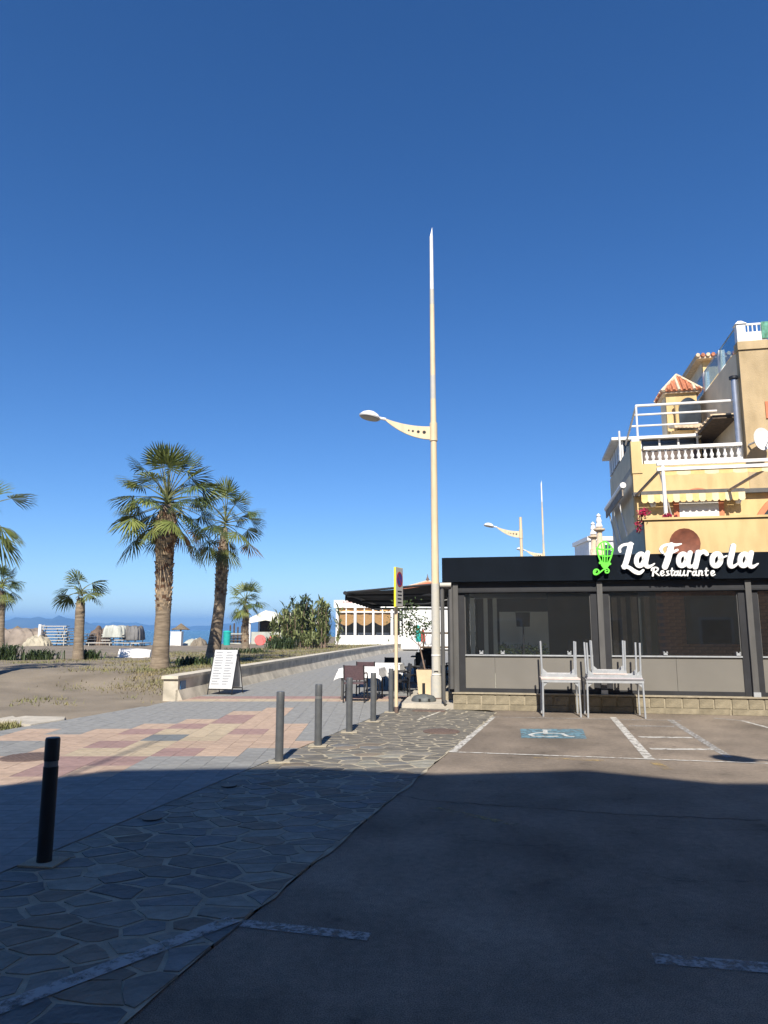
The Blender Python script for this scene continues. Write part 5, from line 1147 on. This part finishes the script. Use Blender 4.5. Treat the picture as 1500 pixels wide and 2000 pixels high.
heap('covered_stack', 'grey tarpaulin half of the covered beach beds', 'covered stack', 246, 277, 1223, 1254, 56, TARPG, 9, .85, 1.0, .05, .5)
heap('beach_tarp', 'low white cover lying on the sand by the sea', 'cover', 358, 398, 1248, 1256, 57, COVW, 12, .4, .8)
heap('sand_pile', 'small brown sand mound by the shore behind the palms', 'mound', 376, 402, 1246, 1256, 55, SAND, 13, .3, .9)
def lounger(label, loc, rz, z, grp):
    t = thing('sun_lounger', label, 'sun lounger', (loc[0], loc[1], z), rz, grp); f = MB()
    for s_ in (-1, 1): f.bb(-.95, .95, s_ * .31 - .03, s_ * .31 + .03, .22, .28)
    f.bb(-.95, -.89, -.279, .279, .22, .28).bb(.89, .95, -.279, .279, .22, .28); f.build('frame', LOUNGE, t); s = MB()
    for i in range(11): s.bb(-.86 + i * .155, -.74 + i * .155, -.278, .278, .255, .279)
    s.build('slats', LOUNGE, t)
    for x in (-.75, .75):
        for s_ in (-1, 1): MB().box((x, s_ * .31, .11), (.05, .045, .22)).build('leg', LOUNGE, t)
    return t
def lstack(u, v, Y, n, rz, nm, dz=.21):
    p = AT(u, v, Y); zg = gz(p.x, Y) - .02
    for i in range(n): lounger(f'white slatted sun lounger, {["bottom", "second", "third", "fourth", "fifth", "sixth", "seventh"][i]} of the {nm}', (p.x + R.uniform(-.08, .08), Y + R.uniform(-.06, .06)), rz + R.uniform(-.08, .08), zg + i * dz + .0, 'stacked sun loungers')
lstack(106, 1259, 55, 7, rad(8), 'tall stack left of the short palm'); lstack(140, 1260, 56, 5, rad(70), 'stack behind the short palm trunk'); lstack(166, 1258, 56, 4, rad(80), 'low stack just right of the short palm')
lstack(217, 1258, 55.4, 4, rad(84), 'left stack under the pale cover'); lstack(237, 1258, 55.5, 4, rad(95), 'right stack under the pale cover'); lstack(262, 1258, 56, 3, rad(88), 'stack under the grey tarpaulin')
lstack(128, 1259, 56.5, 6, rad(85), 'dark gap stack beside the tall one')
for i, (u, rz, z) in enumerate(((196, .1, .0), (262, 1.2, 0), (276, 1.4, 0))): p = AT(u, 1258, 54.5); lounger(['single white sun lounger in front of the dark heap', 'white sun lounger at the right end of the covered beds', 'outermost right sun lounger by the covered beds'][i], (p.x, 54.5), rz, gz(p.x, 54.5) - .02, 'single sun loungers')
heap('tarp_heap', 'cream sheet draped low against the tall lounger stack', 'covered heap', 52, 96, 1240, 1262, 54.2, COVY, 15, .3, .9)
# shower post
p = AT(76, 1258, 54); t = thing('shower_post', 'white beach shower post among the stacked loungers', 'shower', (p.x, 54, gz(p.x, 54) - .02)); hz = AT(76, 1219, 54).z - gz(p.x, 54)
MB().tube([(0, 0, 0), (0, 0, hz)], .12, 12).build('column', WHITE, t, True); MB().tube([(0, 0, hz - .1), (.35, 0, hz - .06)], .03, 8).build('shower_head', ALU, t); MB().lathe([(.5, 0), (.5, .06)], 16).build('tray', CONC, t)
# thatched umbrellas
def thatched(label, u, vt, ve, vb, Y, rpx):
    p = AT(u, vb, Y); zg = gz(p.x, Y) - .03; t = thing('thatched_umbrella', label, 'beach umbrella', (p.x, Y, zg), 0, 'thatched beach umbrellas'); zt_, ze = AT(u, vt, Y).z - zg, AT(u, ve, Y).z - zg; r_ = rpx * Y / F_PX
    MB().tube([(0, 0, 0), (0, 0, zt_ - .1)], .06, 8).build('pole', WOODD, t); m = MB(); n = 24; vs = [(0, 0, zt_)]
    for k, (q, z) in enumerate(((.35, .42), (.7, .75), (1, 1), (.97, 1.1))):
        for i in range(n): a = 2 * math.pi * i / n; e = R.uniform(.95, 1.05); vs.append((r_ * q * e * math.cos(a), r_ * q * e * math.sin(a), lerp(zt_, ze, z) + R.uniform(-.03, .03)))
    fs = [(0, 1 + i, 1 + (i + 1) % n) for i in range(n)]
    for k in range(3): fs += [(1 + k * n + i, 1 + (k + 1) * n + i, 1 + (k + 1) * n + (i + 1) % n, 1 + k * n + (i + 1) % n) for i in range(n)]
    m.add(vs, fs).build('thatch_roof', THATCH, t)
thatched('thatched beach umbrella standing beside the white box', 352, 1217, 1229, 1256, 57, 17)
thatched('low thatched umbrella behind the brown tarpaulin heap', 31, 1222, 1232, 1260, 60, 16)
thatched('thatched umbrella top at the far left behind the palm', 6, 1226, 1233, 1260, 61, 12)
p = AT(345, 1256, 55); t = thing('white_cabinet', 'white upright cabinet under the thatched umbrella on the beach', 'cabinet', (p.x, 55, gz(p.x, 55) - .02)); ht = AT(345, 1233, 55).z - gz(p.x, 55)
MB().bb(-.40, .40, -.3, .3, 0, ht - .04).build('body', WHITE, t); MB().bb(-.43, .43, -.33, .33, ht - .038, ht).build('lid', WHITE, t); MB().bb(-.36, .36, -.315, -.302, .08, ht - .12).build('door', WHITEM, t)
# upturned dinghy
p = AT(264, 1285, 32); zg = gz(p.x, 32) - .02; t = thing('dinghy', 'white dinghy lying upturned on the sand', 'boat', (p.x, 32, zg)); m = MB(); vs = []; n = 14; hh = AT(264, 1266, 32).z - zg; hl = .66
for i in range(n + 1):
    s = lerp(-1, 1, i / n); wv = .42 * (1 - max(0, s) ** 3 * .75) * (1 - max(0, -s - .8) * 1.2); k_ = hh * (.96 - .14 * max(0, s) ** 2)
    for a in (-1, -.97, -.8, -.45, 0, .45, .8, .97, 1): vs.append((s * hl + (0.04 * (1 - abs(a)) if s > .9 else 0), a * wv, k_ * (1 - abs(a) ** 4) if abs(a) < 1 else 0))
m.add(vs, [(i * 9 + j, (i + 1) * 9 + j, (i + 1) * 9 + j + 1, i * 9 + j + 1) for i in range(n) for j in range(8)]); m.add([vs[j] for j in range(9)], [tuple(range(8, -1, -1))]); m.add([vs[n * 9 + j] for j in range(9)], [tuple(range(9))]); m.build('hull', WHITE, t, True)
MB().tube([(-hl, -.43, .03), (.2, -.43, .03), (hl * .98, -.13, .03)], .022, 6).build('gunwale', WHITEM, t)

# ================================================================== BEACH BARS
Y = 58
p0, p1 = AT(655, 1257, Y), AT(960, 1257, Y); zg = .42; kb = thing('beach_bar', 'white flat-roofed beach restaurant with orange scalloped blinds', 'building', (p0.x, Y, zg)); WD = p1.x - p0.x
def kz(v): return AT(700, v, Y).z - zg
def kx(u): return AT(u, 1220, Y).x - p0.x
def kp(name, m_, *b, parent=None): return MB().bb(*b).build(name, m_, parent or kb)
kp('base_wall', WHITE, 0, WD, 0, .25, -.3, kz(1241)); kp('fascia', WHITE, -.15, kx(790), -.06, .3, kz(1187), kz(1172)); kp('roof', WHITE, 0, WD, .32, 9, kz(1187), kz(1178)); kp('side_wall', WHITE, 0, .22, .26, 9, -.3, kz(1187)); kp('back_wall', mat('bar_interior', (.16, .16, .16), .8, .2, 1), .3, kx(790), 5, 5.2, -.3, kz(1187)); kp('floor', CONC, .3, WD, .3, 5, -.3, .1)
kp('right_wall', WHITE, kx(800), WD, .02, .24, kz(1241) + .002, kz(1185))
cols = [(656, 661), (691, 696), (727, 731), (763, 768), (781, 784)]
for a, b in cols: kp('column', WHITE, kx(a), kx(b), -.03, .2, kz(1241) + .002, kz(1187) - .002)
for (a0, a), (b, b1) in zip(cols[:4], cols[1:]):
    x0, x1 = kx(a), kx(b); wn = kp('window', WHITEM, x0, x1, .0, .12, kz(1196.5), kz(1194)); kp('mullion', WHITEM, (x0 + x1) / 2 - .04, (x0 + x1) / 2 + .04, .01, .1, kz(1241) + .003, kz(1187) - .003, parent=wn); kp('pane', glass('bar_glass', (.86, .88, .9), .05), x0, x1, .05, .06, kz(1241) + .003, kz(1197), parent=wn)
    if b > 770: continue
    for part in (0, 1):
        m = MB(); n = 12; z1 = kz(1197) if part == 0 else kz(1187.5)
        for i in range(n):
            s0, s1 = i / n, (i + 1) / n; xa, xb = lerp(x0 + .03, x1 - .03, s0), lerp(x0 + .03, x1 - .03, s1); e = lambda s: (kz(1215) - (kz(1215) - kz(1222)) * math.sin(math.pi * s)) if part == 0 else kz(1194)
            m.vprism([(xa, e(s0)), (xb, e(s1)), (xb, z1), (xa, z1)], .16 + .03 * math.sin(s0 * 9), .19)
        m.build('blind', BLIND, wn)
    for q in (.28, .72): MB().box((lerp(x0, x1, q), 1.5, .55), (.5, .5, .9)).build('inside_chair', WHITE, wn)
rm = mat('faint_red_letter', (.60, .30, .28), .7, .1, 8)
for i in range(10): xx = kx(666.5 + i * 3.2); kp('sign_letter', rm, xx, xx + (.07 + .03 * (i % 2)), -.075, -.062, kz(1177.5), kz(1173.8 + (i % 3) * .3))
# pyramid roofs behind
for i, (ua, va, ul, ur, vb, Y2) in enumerate(((840, 1130, 776, 900, 1150, 70), (905, 1128, 850, 960, 1150, 78))):
    ap_ = AT(ua, va, Y2); l, r_ = AT(ul, vb, Y2), AT(ur, vb, Y2); t = thing('tiled_pavilion', ['pavilion with orange pyramid roof behind the black awning', 'farther orange-roofed pavilion by the restaurant corner'][i], 'pavilion', (ap_.x, Y2 + 4, 0), 0, 'orange-roofed pavilions'); hw = (r_.x - l.x) / 2
    MB().bb(-hw + .4, hw - .4, -hw + .4, hw - .4, 0, l.z - .1).build('wall', WHITE, t); rf = MB().add([(-hw, -hw, l.z), (hw, -hw, l.z), (hw, hw, l.z), (-hw, hw, l.z), (0, 0, ap_.z)], [(0, 1, 4), (1, 2, 4), (2, 3, 4), (3, 0, 4), (3, 2, 1, 0)]).build('roof', ROOFO, t)
    for q in ((-1, -1), (1, -1), (1, 1), (-1, 1)): MB().tube([(q[0] * hw, q[1] * hw, l.z + .02), (0, 0, ap_.z + .02)], .10, 6).build('hip_ridge', TILEW, rf)
    MB().lathe([(.14, 0), (.2, .15), (.12, .3), (.05, .5), (.02, .75)], 8, (0, 0, ap_.z)).build('finial', IRON, rf, True)
# cream tent bar
Y = 62; a0, a1 = AT(487, 1256, Y), AT(549, 1256, Y); zg = gz(a0.x + 1, Y); zg = .42; t = thing('tent_bar', 'white gabled tent bar with dark open front by the sea', 'tent', ((a0.x + a1.x) / 2, Y, zg)); hw = (a1.x - a0.x) / 2
ze, za = AT(520, 1208, Y).z - zg, AT(520, 1192, Y).z - zg; dp = 4.5
for sx_ in (-1, 1):
    for yy in (0, dp): MB().bb(sx_ * hw - .07, sx_ * hw + .07, yy - .07, yy + .07, -.4, ze).build('post', WHITEM, t)
MB().add([(-hw - .2, -.2, ze - .05), (hw + .2, -.2, ze - .05), (0, -.2, za), (-hw - .2, dp + .2, ze - .05), (hw + .2, dp + .2, ze - .05), (0, dp + .2, za), (-hw, -.19, ze - .4), (hw, -.19, ze - .4), (0, -.19, ze - .15)], [(0, 2, 5, 3), (2, 1, 4, 5), (0, 6, 8, 2), (2, 8, 7, 1), (4, 3, 5)]).build('canopy', mat('tent_canvas', (.74, .72, .62), .85, .04, 3), t)
MB().bb(-hw + .1, hw - .1, dp - .1, dp, -.4, ze - .06).build('back_sheet', DARK, t); MB().bb(-hw + .08, hw - .08, .3, .8, -.4, 1.05).build('counter', COVW, t); MB().bb(.3, 1.0, 2, 2.4, .0, 2.0).build('fridge', BLACKM, t); MB().bb(-.9, -.2, 3, 3.3, 0, 1.9).build('shelf', WOODD, t)
MB().add([(hw - .6, 5, za + .1), (hw + 2.8, 5, ze - .2), (hw + 2.8, 9, ze - .2), (hw - .6, 9, za + .1), (hw - .6, 5, ze - .6), (hw + 2.8, 5, ze - .6)], [(0, 1, 2, 3), (0, 4, 5, 1)]).build('rear_canopy', MATS['tent_canvas'], t)
for i, (u, lab) in enumerate(((508, 'left red round plastic table top propped before the tent bar'), (535, 'right red round plastic table top propped before the tent bar'))):
    p = AT(u, 1255, 57); o = MB().lathe([(.42, 0), (.44, .02), (.42, .04)], 20).build('round_table_top', REDP, None, True, loc=(p.x, 57, gz(p.x, 57) + .38)); o.rotation_euler = (rad(72), 0, .2); tag(o, lab, 'table top', 'red round table tops')
p = AT(443, 1256, 57); t = thing('litter_bin', 'teal litter bin on the beach between the palms', 'bin', (p.x, 57, gz(p.x, 57) - .02)); MB().lathe([(.26, 0), (.30, 1.0)], 14).build('body', TEAL, t, True); MB().lathe([(.32, 1.0), (.32, 1.06), (.2, 1.16)], 14).build('lid', TEAL, t, True)
p = AT(462, 1256, 60); t = thing('lumber_pile', 'dark pile of beach boards left of the tent bar', 'pile', (p.x, 60, gz(p.x, 60) - .02))
for i in range(7): MB().box((R.uniform(-.2, .2), R.uniform(-.2, .2), .08 + i * .13), (1.5 * R.uniform(.7, 1), .5, .09), rz=R.uniform(-.3, .3)).build('board', WOODD if i % 3 else COVW, t)
for i in range(5):
    p = AT(449 + i * 7.5, 1250, 68); t = thing('wooden_stake', ['first', 'second', 'third', 'fourth', 'fifth'][i] + ' dark wooden stake from the left, left of the tent bar', 'stake', (p.x, 68, -.6), 0, 'dark stakes by the shore'); MB().tube([(0, 0, 0), (0, 0, 2.6 + .2 * math.sin(i * 2))], .07, 6).build('shaft', WOODD, t); MB().lathe([(.08, 0), (.02, .1)], 6, (0, 0, 2.6 + .2 * math.sin(i * 2))).build('tip', WOODD, t)
# colourful hanging items and railing on the far terrace
for i, (u, m_, nm, lab, v0, v1, wd) in enumerate(((817, TEAL, 'folded_parasol', 'folded green parasol beside the white beach restaurant', 1221, 1254, .34), (826, REDP, 'folded_parasol', 'folded red parasol beside the white beach restaurant', 1230, 1254, .3), (836, WHITE, 'folded_parasol', 'folded white parasol beside the white beach restaurant', 1236, 1260, .5))):
    Y3 = 40 + i * .4; a_, b_ = AT(u, v0, Y3), AT(u, v1, Y3); t = thing(nm, lab, 'parasol', (a_.x, Y3, .1), 0, 'folded parasols'); hh_ = a_.z - .1; lo_ = b_.z - .1
    MB().tube([(0, 0, 0), (0, 0, hh_)], .025, 6).build('pole', ALU, t); MB().lathe([(wd * .33, lo_), (wd * .5, lo_ + .15), (wd * .4, lerp(lo_, hh_, .6)), (.05, hh_)], 10).build('canopy', m_, t, True); MB().lathe([(.25, 0), (.25, .06)], 12).build('foot', CONC, t)
t = thing('terrace_railing', 'dark wooden railing at the back of the shaded terrace', 'railing', (3.3, 34, .0))
for i in range(6): MB().bb(-1.5 + i * .7, -1.42 + i * .7, -.04, .04, 0, 1.55).build('baluster', WOODD, t)
for z in (.8, 1.45): MB().bb(-1.6, 2.3, -.06, -.041, z, z + .09).build('rail', WOODD, t)

# ================================================================== HAZE (sea air)
hm = bpy.data.materials.new('haze_air'); hm.use_nodes = True; hn = hm.node_tree; hn.nodes.remove(hn.nodes['Principled BSDF'])
pv = hn.nodes.new('ShaderNodeVolumePrincipled'); pv.inputs['Color'].default_value = (.22, .52, 1, 1); pv.inputs['Density'].default_value = 2.7e-4; pv.inputs['Anisotropy'].default_value = 0
hn.links.new(pv.outputs[0], hn.nodes['Material Output'].inputs['Volume'])
hz = MB().bb(-9000, 9000, -9000, 9000, -4.5, 135).build('haze', hm); hz['kind'] = 'stuff'
